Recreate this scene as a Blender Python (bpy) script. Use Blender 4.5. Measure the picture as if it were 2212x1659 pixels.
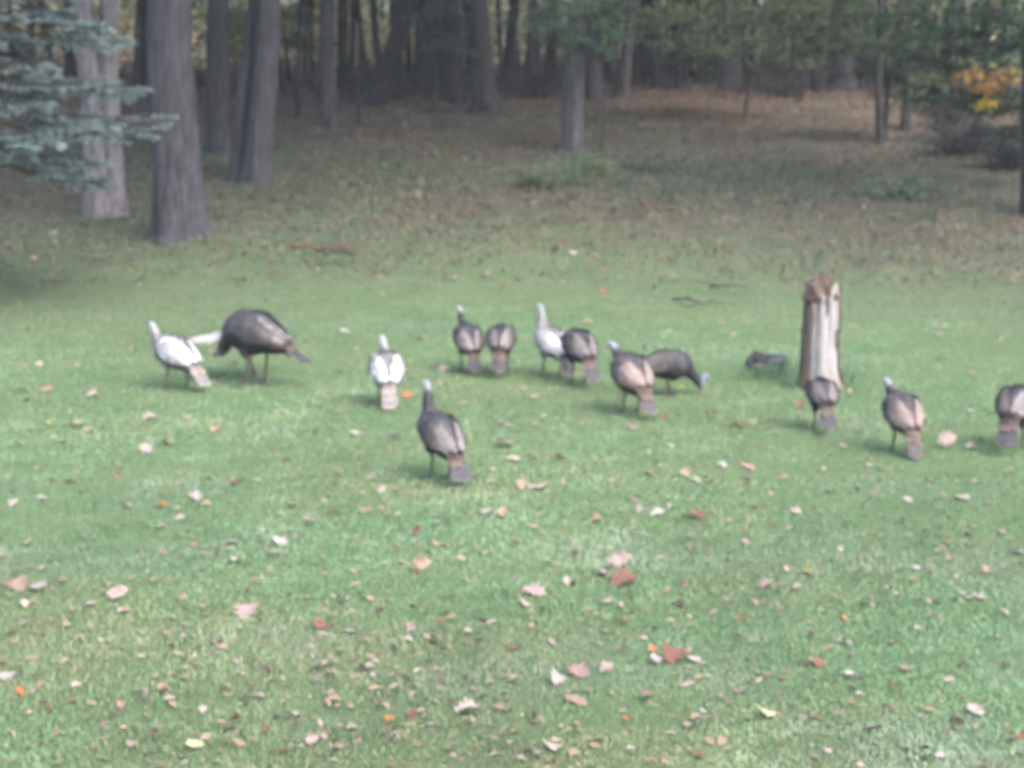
import bpy, math, random
import numpy as np
from mathutils import Vector, Matrix

for o in list(bpy.data.objects):
    bpy.data.objects.remove(o, do_unlink=True)
scene = bpy.context.scene
C = scene.collection
R = math.radians
rng = np.random.default_rng(20)
random.seed(20)

# ------------------------------------------------------------------ camera, sky, sun, exposure
CAM_H, PITCH, LENS = 3.4, 10.0, 67.2
cam_d = bpy.data.cameras.new('camera'); cam = bpy.data.objects.new('camera', cam_d); C.objects.link(cam)
cam.location = (0, 0, CAM_H); cam.rotation_euler = (R(90 - PITCH), 0, 0)
cam_d.lens = LENS; cam_d.sensor_width = 36; cam_d.clip_end = 2000
cam_d.dof.use_dof = True; cam_d.dof.focus_distance = 3.0; cam_d.dof.aperture_fstop = 7.0   # focus caught on the window pane
scene.camera = cam

SUN_EL, SUN_AZ = 52, 140          # soft light from behind the camera, a little to the right
world = bpy.data.worlds.new('World'); scene.world = world; world.use_nodes = True
wn = world.node_tree.nodes; wl = world.node_tree.links
sky = wn.new('ShaderNodeTexSky'); sky.sky_type = 'NISHITA'; sky.sun_disc = False
sky.sun_elevation = R(SUN_EL); sky.sun_rotation = R(SUN_AZ); sky.air_density = 1.0; sky.dust_density = 4.0; sky.ozone_density = 1.0
wl.new(sky.outputs[0], wn['Background'].inputs[0]); wn['Background'].inputs[1].default_value = 0.15
sd = bpy.data.lights.new('sun', 'SUN'); sun = bpy.data.objects.new('sun', sd); C.objects.link(sun)
sd.energy = 1.4; sd.angle = R(60); sd.color = (1.0, 0.96, 0.9)
az = R(SUN_AZ); sdir = Vector((math.sin(az) * math.cos(R(SUN_EL)), math.cos(az) * math.cos(R(SUN_EL)), math.sin(R(SUN_EL))))
sun.rotation_euler = sdir.to_track_quat('Z', 'Y').to_euler()
scene.view_settings.view_transform = 'Standard'; scene.view_settings.look = 'None'
scene.view_settings.exposure = 1.93; scene.view_settings.gamma = 1
scene.cycles.use_denoising = True; scene.cycles.use_adaptive_sampling = True; scene.cycles.adaptive_threshold = .06; scene.cycles.adaptive_min_samples = 16; scene.cycles.max_bounces = 4
scene.cycles.volume_bounces = 0; scene.cycles.transparent_max_bounces = 4

# ------------------------------------------------------------------ layout helpers
F = 1106 / math.tan(math.atan(18 / LENS))      # focal length for positions measured on a 2212 x 1659 print
SP, CP = math.sin(R(PITCH)), math.cos(R(PITCH))

def T(x, y):
    """height of the ground: flat lawn, then a bank rising to the wood"""
    x = np.asarray(x, float); y = np.asarray(y, float)
    ramp = .045 * ((y - 27) + np.sqrt((y - 27) ** 2 + 16)) - .038 * ((y - 54) + np.sqrt((y - 54) ** 2 + 9))
    s = np.clip((y - 24) / 10, 0, 1) * np.clip((90 - y) / 20, 0, 1)
    b = .06 * s * np.sin(1.1 * x + .4 * y) * np.sin(.8 * y - .5 * x) + .03 * s * np.sin(2.7 * x + 1.9 * y + 1) + .03 * s * np.sin(-1.7 * x + 3.1 * y)
    return ramp + b + .02 * np.sin(.45 * x + .5) * np.sin(.4 * y)

def ray(px, py):
    u, v = (px - 1106) / F, -(py - 829.5) / F
    return np.array([u, CP + v * SP, -SP + v * CP])

def ground(px, py):
    d = ray(px, py); a, b = 4.0, 90.0
    for _ in range(3):
        t = np.linspace(a, b, 240); under = CAM_H + d[2] * t <= T(d[0] * t, d[1] * t)
        k = int(np.argmax(under)) if under.any() else len(t) - 1
        a, b = t[max(k - 1, 0)], t[k]
    p = d * b
    return Vector((p[0], p[1], float(T(p[0], p[1]))))

def at_depth(px, py, y):
    d = ray(px, py); t = y / d[1]
    return Vector((d[0] * t, y, CAM_H + d[2] * t))

def scale_at(y): return y / F * 1.0

# ------------------------------------------------------------------ mesh helpers
class MB:
    def __init__(s): s.v = []; s.q = []; s.t = []; s.c = []; s.n = 0
    def add(s, v, q=None, t=None, c=(1, 1, 1)):
        v = np.asarray(v, float).reshape(-1, 3); n = len(v)
        if q is not None and len(q): s.q.append(np.asarray(q, int).reshape(-1, 4) + s.n)
        if t is not None and len(t): s.t.append(np.asarray(t, int).reshape(-1, 3) + s.n)
        c = np.asarray(c, float)
        s.c.append(np.broadcast_to(c, (n, 3)) if c.ndim == 1 else c)
        s.v.append(v); s.n += n
        return s
    def mesh(s, name, mat=None, smooth=True):
        me = bpy.data.meshes.new(name)
        v = np.concatenate(s.v)
        q = np.concatenate(s.q) if s.q else np.zeros((0, 4), int); t = np.concatenate(s.t) if s.t else np.zeros((0, 3), int)
        me.vertices.add(len(v)); me.vertices.foreach_set('co', v.astype(np.float32).ravel())
        li = np.concatenate([q.ravel(), t.ravel()]); me.loops.add(len(li)); me.loops.foreach_set('vertex_index', li.astype(np.int32))
        st = np.concatenate([np.arange(len(q)) * 4, len(q) * 4 + np.arange(len(t)) * 3])
        me.polygons.add(len(st)); me.polygons.foreach_set('loop_start', st.astype(np.int32))
        me.update(calc_edges=True)
        if smooth: me.polygons.foreach_set('use_smooth', np.ones(len(st), bool))
        a = me.color_attributes.new('Col', 'FLOAT_COLOR', 'POINT')
        c = np.ones((len(v), 4), np.float32); c[:, :3] = np.concatenate(s.c); a.data.foreach_set('color', c.ravel())
        if mat: me.materials.append(mat)
        return me
    def build(s, name, mat, parent=None, smooth=True):
        return put(name, s.mesh(name, mat, smooth), parent)

def put(name, me, parent=None):
    o = bpy.data.objects.new(name, me); C.objects.link(o)
    if parent is not None: o.parent = parent
    return o

def tag(o, label=None, cat=None, group=None, kind=None):
    if label: o['label'] = label
    if cat: o['category'] = cat
    if group: o['group'] = group
    if kind: o['kind'] = kind
    return o

def empty(name, loc, rz=0):
    o = bpy.data.objects.new(name, None); C.objects.link(o); o.location = loc; o.rotation_euler = (0, 0, rz); o.empty_display_size = .2
    return o

def frames(P):
    P = np.asarray(P, float); tg = np.gradient(P, axis=0); tg /= np.linalg.norm(tg, axis=1)[:, None] + 1e-9
    ref = np.array([0, 1, 0.]) if abs(tg[0][1]) < .9 else np.array([1, 0, 0.])
    A = []; B = []; a = np.cross(tg[0], ref); a /= np.linalg.norm(a)
    for t in tg:
        a = a - t * np.dot(a, t); a /= np.linalg.norm(a) + 1e-9
        A.append(a); B.append(np.cross(t, a))
    return tg, np.array(A), np.array(B)

def tube(P, r, seg=8, cap=True, fn=None):
    """tube along P; r scalar list; fn(i, theta) -> radius factor"""
    P = np.asarray(P, float); n = len(P); r = np.broadcast_to(np.asarray(r, float), (n,))
    tg, A, B = frames(P)
    th = np.linspace(0, 2 * np.pi, seg, endpoint=False)
    rad = r[:, None] * (np.ones((n, seg)) if fn is None else fn(np.arange(n)[:, None], th[None, :]))
    V = P[:, None, :] + rad[..., None] * (np.cos(th)[None, :, None] * A[:, None, :] + np.sin(th)[None, :, None] * B[:, None, :])
    V = V.reshape(-1, 3); i = np.arange(n - 1)[:, None] * seg; j = np.arange(seg)[None, :]; k = (j + 1) % seg
    Q = np.stack([i + j, i + k, i + seg + k, i + seg + j], -1).reshape(-1, 4)
    if cap:
        V = np.vstack([V, P[0], P[-1]]); b = n * seg
        Tt = [[b, (m + 1) % seg, m] for m in range(seg)] + [[b + 1, (n - 1) * seg + m, (n - 1) * seg + (m + 1) % seg] for m in range(seg)]
    else: Tt = []
    return V, Q, Tt

def spline(P, m):
    """Catmull-Rom through rows of P, m samples per span"""
    P = np.asarray(P, float); E = np.vstack([2 * P[0] - P[1], P, 2 * P[-1] - P[-2]]); out = []
    for i in range(1, len(E) - 2):
        for t in np.linspace(0, 1, m, endpoint=False):
            a, b, c, d = E[i - 1], E[i], E[i + 1], E[i + 2]
            out.append(.5 * (2 * b + (c - a) * t + (2 * a - 5 * b + 4 * c - d) * t * t + (3 * b - a - 3 * c + d) * t ** 3))
    out.append(P[-1]); return np.array(out)

def quads_leaf(pos, ax, nr, L, W, bend=0.0):
    """diamond-ish leaf blades: pos base, ax direction, nr rough normal"""
    n = len(pos); ax = ax / (np.linalg.norm(ax, axis=1)[:, None] + 1e-9)
    sd = np.cross(nr, ax); sd /= np.linalg.norm(sd, axis=1)[:, None] + 1e-9
    up = np.cross(ax, sd)
    L = np.broadcast_to(L, (n,))[:, None]; W = np.broadcast_to(W, (n,))[:, None]
    v = np.stack([pos, pos + ax * L * .45 + sd * W * .5 + up * L * .06, pos + ax * L - up * L * bend, pos + ax * L * .45 - sd * W * .5 + up * L * .06], 1).reshape(-1, 3)
    q = np.arange(n * 4).reshape(-1, 4)
    return v, q

def rand_dir(n, flat=0.5):
    d = rng.normal(size=(n, 3)); d[:, 2] *= flat
    return d / (np.linalg.norm(d, axis=1)[:, None] + 1e-9)

# ------------------------------------------------------------------ materials
def new_mat(name):
    m = bpy.data.materials.new(name); m.use_nodes = True
    return m, m.node_tree.nodes, m.node_tree.links, m.node_tree.nodes['Principled BSDF']

def mat_col(name, rough=.8, noise=0.0, nscale=30, transl=0.0, bump=0.0, bscale=60, spec=.3, stretch=(1, 1, 1), obj_color=False):
    """base colour from the 'Col' attribute (or the object's own colour) with procedural mottling and relief"""
    m, N, L, b = new_mat(name)
    if obj_color:
        a = N.new('ShaderNodeObjectInfo'); col = a.outputs['Color']
    else:
        a = N.new('ShaderNodeAttribute'); a.attribute_name = 'Col'; col = a.outputs['Color']
    tc = N.new('ShaderNodeTexCoord'); mp = N.new('ShaderNodeMapping'); mp.inputs['Scale'].default_value = stretch
    L.new(tc.outputs['Object'], mp.inputs[0])
    if noise:
        nz = N.new('ShaderNodeTexNoise'); nz.inputs['Scale'].default_value = nscale; nz.inputs['Detail'].default_value = 5; nz.inputs['Roughness'].default_value = .65
        L.new(mp.outputs[0], nz.inputs['Vector'])
        mr = N.new('ShaderNodeMapRange'); mr.inputs['From Min'].default_value = .25; mr.inputs['From Max'].default_value = .75
        mr.inputs['To Min'].default_value = 1 - noise; mr.inputs['To Max'].default_value = 1 + noise; L.new(nz.outputs['Fac'], mr.inputs['Value'])
        vm = N.new('ShaderNodeVectorMath'); vm.operation = 'SCALE'; L.new(col, vm.inputs[0]); L.new(mr.outputs[0], vm.inputs['Scale']); col = vm.outputs[0]
    L.new(col, b.inputs['Base Color']); b.inputs['Roughness'].default_value = rough; b.inputs['Specular IOR Level'].default_value = spec
    if bump:
        n2 = N.new('ShaderNodeTexNoise'); n2.inputs['Scale'].default_value = bscale; n2.inputs['Detail'].default_value = 6; L.new(mp.outputs[0], n2.inputs['Vector'])
        bp = N.new('ShaderNodeBump'); bp.inputs['Strength'].default_value = 1; bp.inputs['Distance'].default_value = bump
        L.new(n2.outputs['Fac'], bp.inputs['Height']); L.new(bp.outputs[0], b.inputs['Normal'])
    if transl:
        tr = N.new('ShaderNodeBsdfTranslucent'); L.new(col, tr.inputs[0]); mx = N.new('ShaderNodeMixShader'); mx.inputs[0].default_value = transl
        L.new(b.outputs[0], mx.inputs[1]); L.new(tr.outputs[0], mx.inputs[2]); L.new(mx.outputs[0], N['Material Output'].inputs[0])
    return m

M_BARK = mat_col('bark', .9, .6, 11, bump=.06, bscale=13, stretch=(1, 1, .2), spec=.15)
M_LEAF = mat_col('foliage', .6, .25, 3, transl=.35)
M_NEEDLE = mat_col('spruce_needles', .55, .15, 6, transl=.15)
M_GRASS = mat_col('grass_blades', .55, 0, transl=.3, spec=.3)
M_LITTER = mat_col('leaf_litter', .75, 0, transl=.15)
M_FALLEN = mat_col('fallen_leaf', .65, .35, 45, transl=.18, bump=.002, bscale=160, obj_color=True)
M_FEATHER = mat_col('feathers', .6, .38, 42, bump=.003, bscale=220, spec=.35)
M_HORN = mat_col('horn', .35, .1, 30)
M_WOOD = mat_col('weathered_wood', .85, .55, 16, bump=.03, bscale=22, stretch=(1, 1, .09), spec=.15)
M_TWIG = mat_col('twigs', .9, .3, 12, spec=.1)

def ground_mat():
    m, N, L, b = new_mat('ground')
    tc = N.new('ShaderNodeTexCoord')
    def noise(sc, det=6, ro=.6):
        n = N.new('ShaderNodeTexNoise'); n.inputs['Scale'].default_value = sc; n.inputs['Detail'].default_value = det; n.inputs['Roughness'].default_value = ro
        L.new(tc.outputs['Object'], n.inputs['Vector']); return n.outputs['Fac']
    def ramp(f, *st):
        r = N.new('ShaderNodeValToRGB'); L.new(f, r.inputs[0]); e = r.color_ramp.elements
        for i, (p, c) in enumerate(st):
            if i < 2: e[i].position = p; e[i].color = (*c, 1)
            else: k = e.new(p); k.color = (*c, 1)
        return r.outputs[0]
    def mix(f, a, c):
        x = N.new('ShaderNodeMix'); x.data_type = 'RGBA'; L.new(f, x.inputs[0]); L.new(a, x.inputs[6]); L.new(c, x.inputs[7]); return x.outputs[2]
    lawn = ramp(noise(1.3), (.3, (.075, .13, .06)), (.7, (.115, .16, .08)))
    lit = ramp(noise(5, 8, .75), (.3, (.045, .038, .028)), (.75, (.15, .105, .075)), (.5, (.085, .062, .045)))
    moss = ramp(noise(3, 6), (.3, (.05, .058, .04)), (.7, (.10, .095, .07)))
    at = N.new('ShaderNodeAttribute'); at.attribute_name = 'Col'; sp = N.new('ShaderNodeSeparateColor'); L.new(at.outputs['Color'], sp.inputs[0])
    wild = mix(sp.outputs[1], moss, lit)
    L.new(mix(sp.outputs[0], lawn, wild), b.inputs['Base Color']); b.inputs['Roughness'].default_value = .95; b.inputs['Specular IOR Level'].default_value = .1
    bp = N.new('ShaderNodeBump'); bp.inputs['Distance'].default_value = .05; L.new(noise(14, 8, .7), bp.inputs['Height']); L.new(bp.outputs[0], b.inputs['Normal'])
    return m
M_GROUND = ground_mat()

def fbm(x, y, s=1.0, seed=0):
    """cheap smooth noise in about -1..1"""
    r = np.random.default_rng(seed); o = np.zeros_like(np.asarray(x, float)); a = 1.0; f = s; tot = 0
    for _ in range(4):
        for _ in range(3):
            th = r.uniform(0, 2 * np.pi); o = o + a * np.sin(f * (np.cos(th) * x + np.sin(th) * y) * r.uniform(.7, 1.3) + r.uniform(0, 6.28)) / 1.7
        tot += a; a *= .55; f *= 2.1
    return o / tot

def wildness(x, y):
    """0 on the mown lawn, 1 on the bank; a ragged edge between"""
    return np.clip((y - 22.0 + .10 * x + .28 * np.clip(x, 0, 8) + 2.6 * fbm(x, y, .5, 3)) / 13.0, 0, 1)
def litterness(x, y):
    return np.clip((y - 41 + .25 * np.clip(x, 0, 9)) / 8 + .9 * fbm(x, y, .45, 9), 0, 1)

# ------------------------------------------------------------------ ground
gx = np.concatenate([-np.geomspace(320, 13, 26), np.linspace(-12.8, 12.8, 129), np.geomspace(13, 320, 26)])
gy = np.concatenate([np.linspace(-60, 6, 12), np.linspace(6.4, 60, 190), np.geomspace(61, 600, 34)])
X, Y = np.meshgrid(gx, gy); nx, ny = len(gx), len(gy)
i = np.arange(ny - 1)[:, None] * nx; j = np.arange(nx - 1)[None, :]
Q = np.stack([i + j, i + j + 1, i + nx + j + 1, i + nx + j], -1).reshape(-1, 4)
w = wildness(X, Y).ravel(); lt = litterness(X, Y).ravel()
tag(MB().add(np.stack([X.ravel(), Y.ravel(), T(X, Y).ravel()], 1), Q, c=np.stack([w, lt, lt * 0], 1)).build('ground', M_GROUND), kind='structure')

# ------------------------------------------------------------------ grass of the lawn and the bank
def view_points(n, y0, y1, margin=.8, p=1.0):
    """points over the seen wedge of ground, spread evenly over the picture"""
    u = rng.random(n); y = 1 / (1 / y0 + u * (1 / y1 - 1 / y0)) if p == 1 else y0 + (y1 - y0) * u ** .7
    x = (rng.random(n) * 2 - 1) * (y * 1106 / F + margin)
    return x, y

def grass(name, n, y0, y1, h0, h1, wid, fn, label, p=1.0):
    x, y = view_points(n, y0, y1, 1.2, p)
    keep, col, hs = fn(x, y); x, y, col, hs = x[keep], y[keep], col[keep], hs[keep]; n = len(x)
    base = np.stack([x, y, T(x, y) - .004], 1)
    h = rng.uniform(h0, h1, n) * hs; a = rng.uniform(0, 2 * np.pi, n); lean = rng.uniform(.15, .95, n)
    d = np.stack([np.cos(a), np.sin(a), 0 * a], 1); s = np.stack([-np.sin(a), np.cos(a), 0 * a], 1)
    wd = (wid * rng.uniform(.7, 1.3, n) * (.55 + y / 22))[:, None]
    mid = base + d * (h * lean * .35)[:, None]; mid[:, 2] += h * .62
    tip = base + d * (h * lean)[:, None]; tip[:, 2] += h * (1 - .25 * lean)
    v = np.stack([base - s * wd * .5, base + s * wd * .5, mid + s * wd * .45, mid - s * wd * .45, tip], 1).reshape(-1, 3)
    k = np.arange(n)[:, None] * 5
    q = k + np.array([[0, 1, 2, 3]]); t = k + np.array([[3, 2, 4]])
    c = np.repeat(col, 5, 0)
    return tag(MB().add(v, q, t, c).build(name, M_GRASS), label, 'grass', kind='stuff')

def lawn_fn(x, y):
    n = len(x); w = wildness(x, y)
    p1 = fbm(x, y, .8, 11)[:, None]; p2 = fbm(x, y, 2.4, 12)[:, None]; r = rng.random((n, 1))
    g = np.array([.155, .26, .14]); yl = np.array([.235, .27, .15]); bl = np.array([.22, .32, .235]); dry = np.array([.36, .29, .20])
    c = g + (yl - g) * np.clip(.7 * p1 + .3 * p2 + .25, 0, 1) + (bl - g) * np.clip(.9 * p2 - .5 * p1 + .05, 0, 1)
    c = c * (1 + .18 * fbm(x, y, 1.5, 17)[:, None] + .16 * fbm(x, y, .55, 18)[:, None])
    c = c * (.86 + .28 * r) * (1 + .16 * fbm(x, y, 7.0, 41)[:, None] + .10 * fbm(x, y, 16.0, 42)[:, None])
    w2 = np.clip(w * 2.0, 0, .85)[:, None]; c = c * (1 - w2) + np.array([.095, .125, .088]) * w2; dr = (rng.random(n) < .05 + .25 * w + .12 * np.clip(p1[:, 0], 0, 1)); c[dr] = dry * (.7 + .5 * r[dr])
    return rng.random(n) > w * .7, c, 1 + .25 * fbm(x, y, 1.6, 13) + .3 * fbm(x, y, 9.0, 43)
grass('lawn_grass', 370000, 7.6, 46, .016, .040, .0052, lawn_fn, 'short green lawn grass with yellowish and bluish patches')

def bank_fn(x, y):
    n = len(x); w = wildness(x, y); l = litterness(x, y); r = rng.random((n, 1)); p1 = fbm(x, y, .7, 15)[:, None]
    g = np.array([.075, .112, .072]); br = np.array([.16, .118, .094])
    c = (g + (br - g) * np.clip(.5 + .6 * p1, 0, 1)) * (.65 + .7 * r)
    return (rng.random(n) < w * (1 - .8 * l)), c, 1 + .5 * fbm(x, y, .9, 16)
grass('rough_grass', 90000, 26, 56, .06, .16, .007, bank_fn, 'rough brownish green grass and weeds on the bank', p=2)

# ------------------------------------------------------------------ trees
CROWNS = {}
def crown_mesh(key, hue):
    """leaf clumps spread through a crown about 6 m wide and 8 m high, base at its own origin"""
    if key in CROWNS: return CROWNS[key]
    mb = MB(); n = 46
    cc = rng.normal(size=(n, 3)); cc /= np.linalg.norm(cc, axis=1)[:, None]; cc *= (rng.random((n, 1)) ** .4) * np.array([4.6, 4.6, 4.2]); cc[:, 2] += 4.4
    for c in cc:
        m = 64; p = c + rng.normal(size=(m, 3)) * np.array([.95, .95, .5])
        tone = np.array(hue) * rng.uniform(.6, 1.35) * (1 + rng.normal(size=3) * .08)
        v, q = quads_leaf(p, rand_dir(m, .6), rand_dir(m, 3), rng.uniform(.3, .5, m), rng.uniform(.24, .36, m), .1)
        mb.add(v, q, c=np.clip(np.repeat(tone * rng.uniform(.75, 1.25, (m, 1)), 4, 0), 0, 1))
    CROWNS[key] = mb.mesh('crown', M_LEAF); return CROWNS[key]

GREENS = [(.06, .095, .03), (.10, .12, .03), (.05, .085, .04), (.14, .12, .03)]

def trunk_parts(base, rad, H, lean, col, flare=.55, bends=.12, seg=40, seed=0, limb_from=.42, nlimb=6, twist=0.0):
    """tapered trunk with buttressed foot and limbs, in the tree's own space; returns builder and limb ends"""
    r = np.random.default_rng(seed); mb = MB()
    zs = np.concatenate([np.linspace(-.25, 1.4, 20), np.linspace(1.6, H, 26)])
    ph = r.uniform(0, 6.28, 4)
    P = np.stack([lean[0] * zs + bends * np.sin(zs * .5 + ph[0]) * np.clip(zs / 3, 0, 1), lean[1] * zs + bends * np.sin(zs * .43 + ph[1]) * np.clip(zs / 3, 0, 1), zs], 1)
    rr = rad * np.clip(1 - .62 * zs / H, .18, 1.1)
    k = int(r.integers(4, 7))
    def fn(ii, th):
        z = zs[ii]
        f = 1 + flare * np.exp(-np.clip(z + .12, 0, 9) / .26) * (.6 + .55 * np.cos(k * th + ph[2]))
        f = f + .05 * np.sin(3 * th + ph[3] + z * .7) + .035 * np.sin(13 * th + 2 * np.sin(z * 1.3)) + .02 * np.sin(23 * th + 3 * np.sin(z * 2.1 + ph[1]))
        return f
    v, q, t = tube(P, rr, seg, fn=fn)
    cv = np.array(col) * (.8 + .4 * r.random((len(v), 1)))
    mb.add(v, q, t, cv)
    ends = []
    for m in range(nlimb):
        z0 = H * (limb_from + (1 - limb_from) * (m + .3) / nlimb); b0 = np.array([np.interp(z0, zs, P[:, 0]), np.interp(z0, zs, P[:, 1]), z0])
        a = m * 2.4 + ph[0]; ln = H * r.uniform(.16, .26)
        d = np.array([math.cos(a), math.sin(a), r.uniform(.35, .8)])
        pts = spline([b0, b0 + d * ln * .5, b0 + d * ln + np.array([0, 0, ln * .25])], 5)
        v, q, t = tube(pts, np.linspace(np.interp(z0, zs, rr) * .5, .02, len(pts)), 8); mb.add(v, q, t, col); ends.append(pts[-1])
    return mb, ends

def tree(name, label, px, py, width, top_dx=0, col=(.12, .115, .12), H=15, crown=0, hue=0, flare=.5, seed=1, cscale=1.0, group=None, seg=40, cat='tree', crown_z=.42, stems=None):
    """px,py foot of the trunk; width of the trunk in print pixels at breast height; top_dx lean in pixels towards the top of the frame"""
    p = ground(px, py); rad = width * .5 * p.y / F
    e = empty(name, p)
    lx = (top_dx / max(py, 60))                     # horizontal shift for each unit of height
    mb, ends = trunk_parts(p, rad, H, (lx, 0), col, flare, seed=seed, seg=seg)
    if stems:
        for (dx, lean2, f, dy) in stems:
            m2, _ = trunk_parts(p, rad * f, H * .9, (lean2, .02), col, flare, seed=seed + 50, seg=seg)
            off = np.array([dx * p.y / F, dy, 0]); 
            for k in range(len(m2.v)): mb.add(m2.v[k] + off, m2.q[k] - sum(len(x) for x in m2.v[:k]), m2.t[k] - sum(len(x) for x in m2.v[:k]), m2.c[k])
    mb.build('trunk', M_BARK, e)
    if crown is not None:
        cr = put('crown', crown_mesh((crown, hue), GREENS[hue]), e)
        cr.location = (lx * H * crown_z, 0, H * crown_z); sc = cscale * H / 15; cr.scale = (sc * 1.3, sc * 1.3, sc); cr.rotation_euler = (0, 0, seed * 1.7)
    tag(e, label, cat, group)
    return e, p, rad

GREY = (.047, .046, .054); PALE = (.15, .138, .146); DARK = (.028, .025, .027); MID = (.042, .039, .043)
tree('oak_tree', 'thickest grey oak trunk with a flared foot, left side of the bank', 390, 512, 106, 4, GREY, 17, 0, 0, .85, 1)
tree('pale_tree', 'pale pinkish grey twin-stemmed trunk behind the blue spruce', 212, 464, 56, -14, PALE, 14, 1, 1, .3, 2, stems=[(36, .03, .85, .05)])
tree('leaning_tree', 'grey trunk leaning slightly right with dark forked foot beside thickest oak', 552, 390, 58, 26, GREY, 15, 0, 2, .5, 3, stems=[(-44, .085, .6, .3)])
tree('grey_tree', 'grey trunk half hidden just behind the right edge of the thickest oak', 476, 325, 52, -6, MID, 15, 1, 1, .3, 4)
tree('pale_slim_tree', 'slim pale grey trunk standing alone at the middle of the bank', 1238, 326, 46, 8, (.085, .08, .088), 13, 0, 1, .3, 5)
tree('broad_dark_tree', 'broad blackish trunk in the middle of the wood edge', 972, 216, 70, -4, (.014, .013, .015), 16, 1, 2, .25, 6)
tree('flared_dark_tree', 'dark grey trunk with flared foot right of the broad blackish trunk', 1050, 242, 56, -14, (.036, .033, .038), 16, 0, 0, .6, 7)
tree('slanting_tree', 'dark slanting trunk leaning strongly to the right at the wood edge', 806, 224, 44, 84, (.022, .02, .02), 12, 1, 3, .3, 8)
tree('straight_dark_tree', 'straight dark trunk between the leaning grey tree and the slanting trunk', 716, 286, 34, -10, (.05, .047, .05), 13, 0, 2, .3, 9)
tree('thin_tree', 'thin dark stem just right of the leaning grey tree', 644, 254, 11, 2, DARK, 8, 1, 3, .2, 10, cscale=.7, seg=16)
tree('short_thin_tree', 'thinnest dark stem left of the slanting trunk', 775, 270, 9, -4, DARK, 7, 0, 1, .2, 11, cscale=.7, seg=16)
tree('rear_dark_tree', 'dark trunk close behind the slim pale trunk, on its right', 1282, 215, 34, -4, (.04, .037, .04), 15, 1, 0, .3, 12)  # one even dark bark colour
tree('tilted_dark_tree', 'dark slightly tilted trunk second to the right of the slim pale trunk', 1345, 212, 28, 20, (.05, .045, .045), 13, 0, 3, .3, 13)
tree('crooked_sapling', 'thin crooked dark stem on the right bank, left of a similar stem', 1902, 308, 17, -16, (.04, .036, .036), 8, None, seed=14, seg=20)
tree('upright_sapling', 'dark upright stem on the right bank beside a thinner crooked one', 1958, 281, 24, 6, (.045, .04, .04), 9, None, seed=15, seg=20)
tree('edge_tree', 'dark trunk cut off by the right edge of the picture', 2228, 470, 46, -4, (.035, .032, .034), 12, 1, 2, .3, 16)
tree('wide_grey_tree', 'wide grey trunk deep in the wood left of the crooked stem', 1822, 196, 58, 4, (.045, .041, .046), 15, 0, 0, .2, 17)
tree('brown_grey_tree', 'grey brown trunk in the wood under the overhanging green leaves', 1735, 192, 30, 3, (.035, .03, .031), 14, 1, 1, .3, 18)
tree('stout_grey_tree', 'stout grey trunk in the wood right of centre, behind low leaves', 1578, 194, 46, 4, (.036, .033, .036), 15, 0, 2, .3, 19)
# slender stems further in, each a tree of its own
stem_x = [612, 676, 742, 758, 850, 868, 905, 925, 1100, 1124, 1150, 1182, 1312, 1376, 1398, 1421, 1448, 1476, 1510, 1530, 1622, 1660, 1694, 1768, 1990, 2040, 2085, 2130, 2170, 20, 62, 110, 150, 300, 590, 625, 660, 695, 735, 790, 822, 885, 912, 948, 1012, 1085, 1112, 1138, 1168, 1196, 1266, 1330, 1362, 1388, 1408, 1434, 1462, 1494, 1545, 1600, 1645, 1680, 1712, 1752, 1786, 1860, 1880, 1935, 2010, 2060]
MAIN = [(388, 'thickest oak'), (222, 'pale twin-stemmed trunk'), (560, 'leaning grey tree'), (716, 'straight dark trunk'), (840, 'slanting trunk'), (972, 'broad blackish trunk'), (1050, 'flared dark trunk'), (1238, 'slim pale trunk'), (1345, 'tilted dark trunk'),
        (1578, 'stout grey trunk'), (1735, 'grey brown trunk'), (1822, 'wide grey trunk'), (1958, 'upright stem on the bank'), (2120, 'orange leaf cluster')]
SEEN = {}
for k, sx in sorted(enumerate(stem_x), key=lambda t: min(abs(t[1] - m[0]) for m in MAIN)):
    yy = 51.5 + 13 * ((k * 37) % 23) / 23; thin_ = .7 if k > 33 else 1.0
    q = at_depth(sx, 150, yy); q.z = float(T(q.x, q.y))
    e = empty('forest_sapling', q); rr = (.07 + .13 * ((k * 53) % 17) / 17) * thin_; hh = 9 + (k * 7) % 5
    mb, _ = trunk_parts(q, rr, hh, (((k * 29) % 13 - 6) * .014, 0), [(.022, .02, .02), (.034, .03, .031), (.016, .015, .015)][k % 3], .3, seed=100 + k, seg=14)
    mb.build('trunk', M_BARK, e)
    cr = put('crown', crown_mesh((k % 2, k % 4), GREENS[k % 4]), e); cr.location = (0, 0, hh * .45); s = .55 + .05 * (k % 4); cr.scale = (s, s, s * 1.1); cr.rotation_euler = (0, 0, k)
    nm = min(MAIN, key=lambda t: abs(t[0] - sx)); sd_ = 'left' if sx < nm[0] else 'right'; key = (nm[1], sd_); SEEN[key] = SEEN.get(key, 0) + 1
    tag(e, '%s stem deep in the wood, %s %s of the %s' % ('thin dark' if rr < .11 else 'slender dark', ['next', 'second', 'third', 'fourth', 'fifth', 'sixth', 'seventh', 'eighth', 'ninth', 'tenth'][SEEN[key] - 1], sd_, nm[1]), 'tree', 'slender stems deep in the wood')

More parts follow.
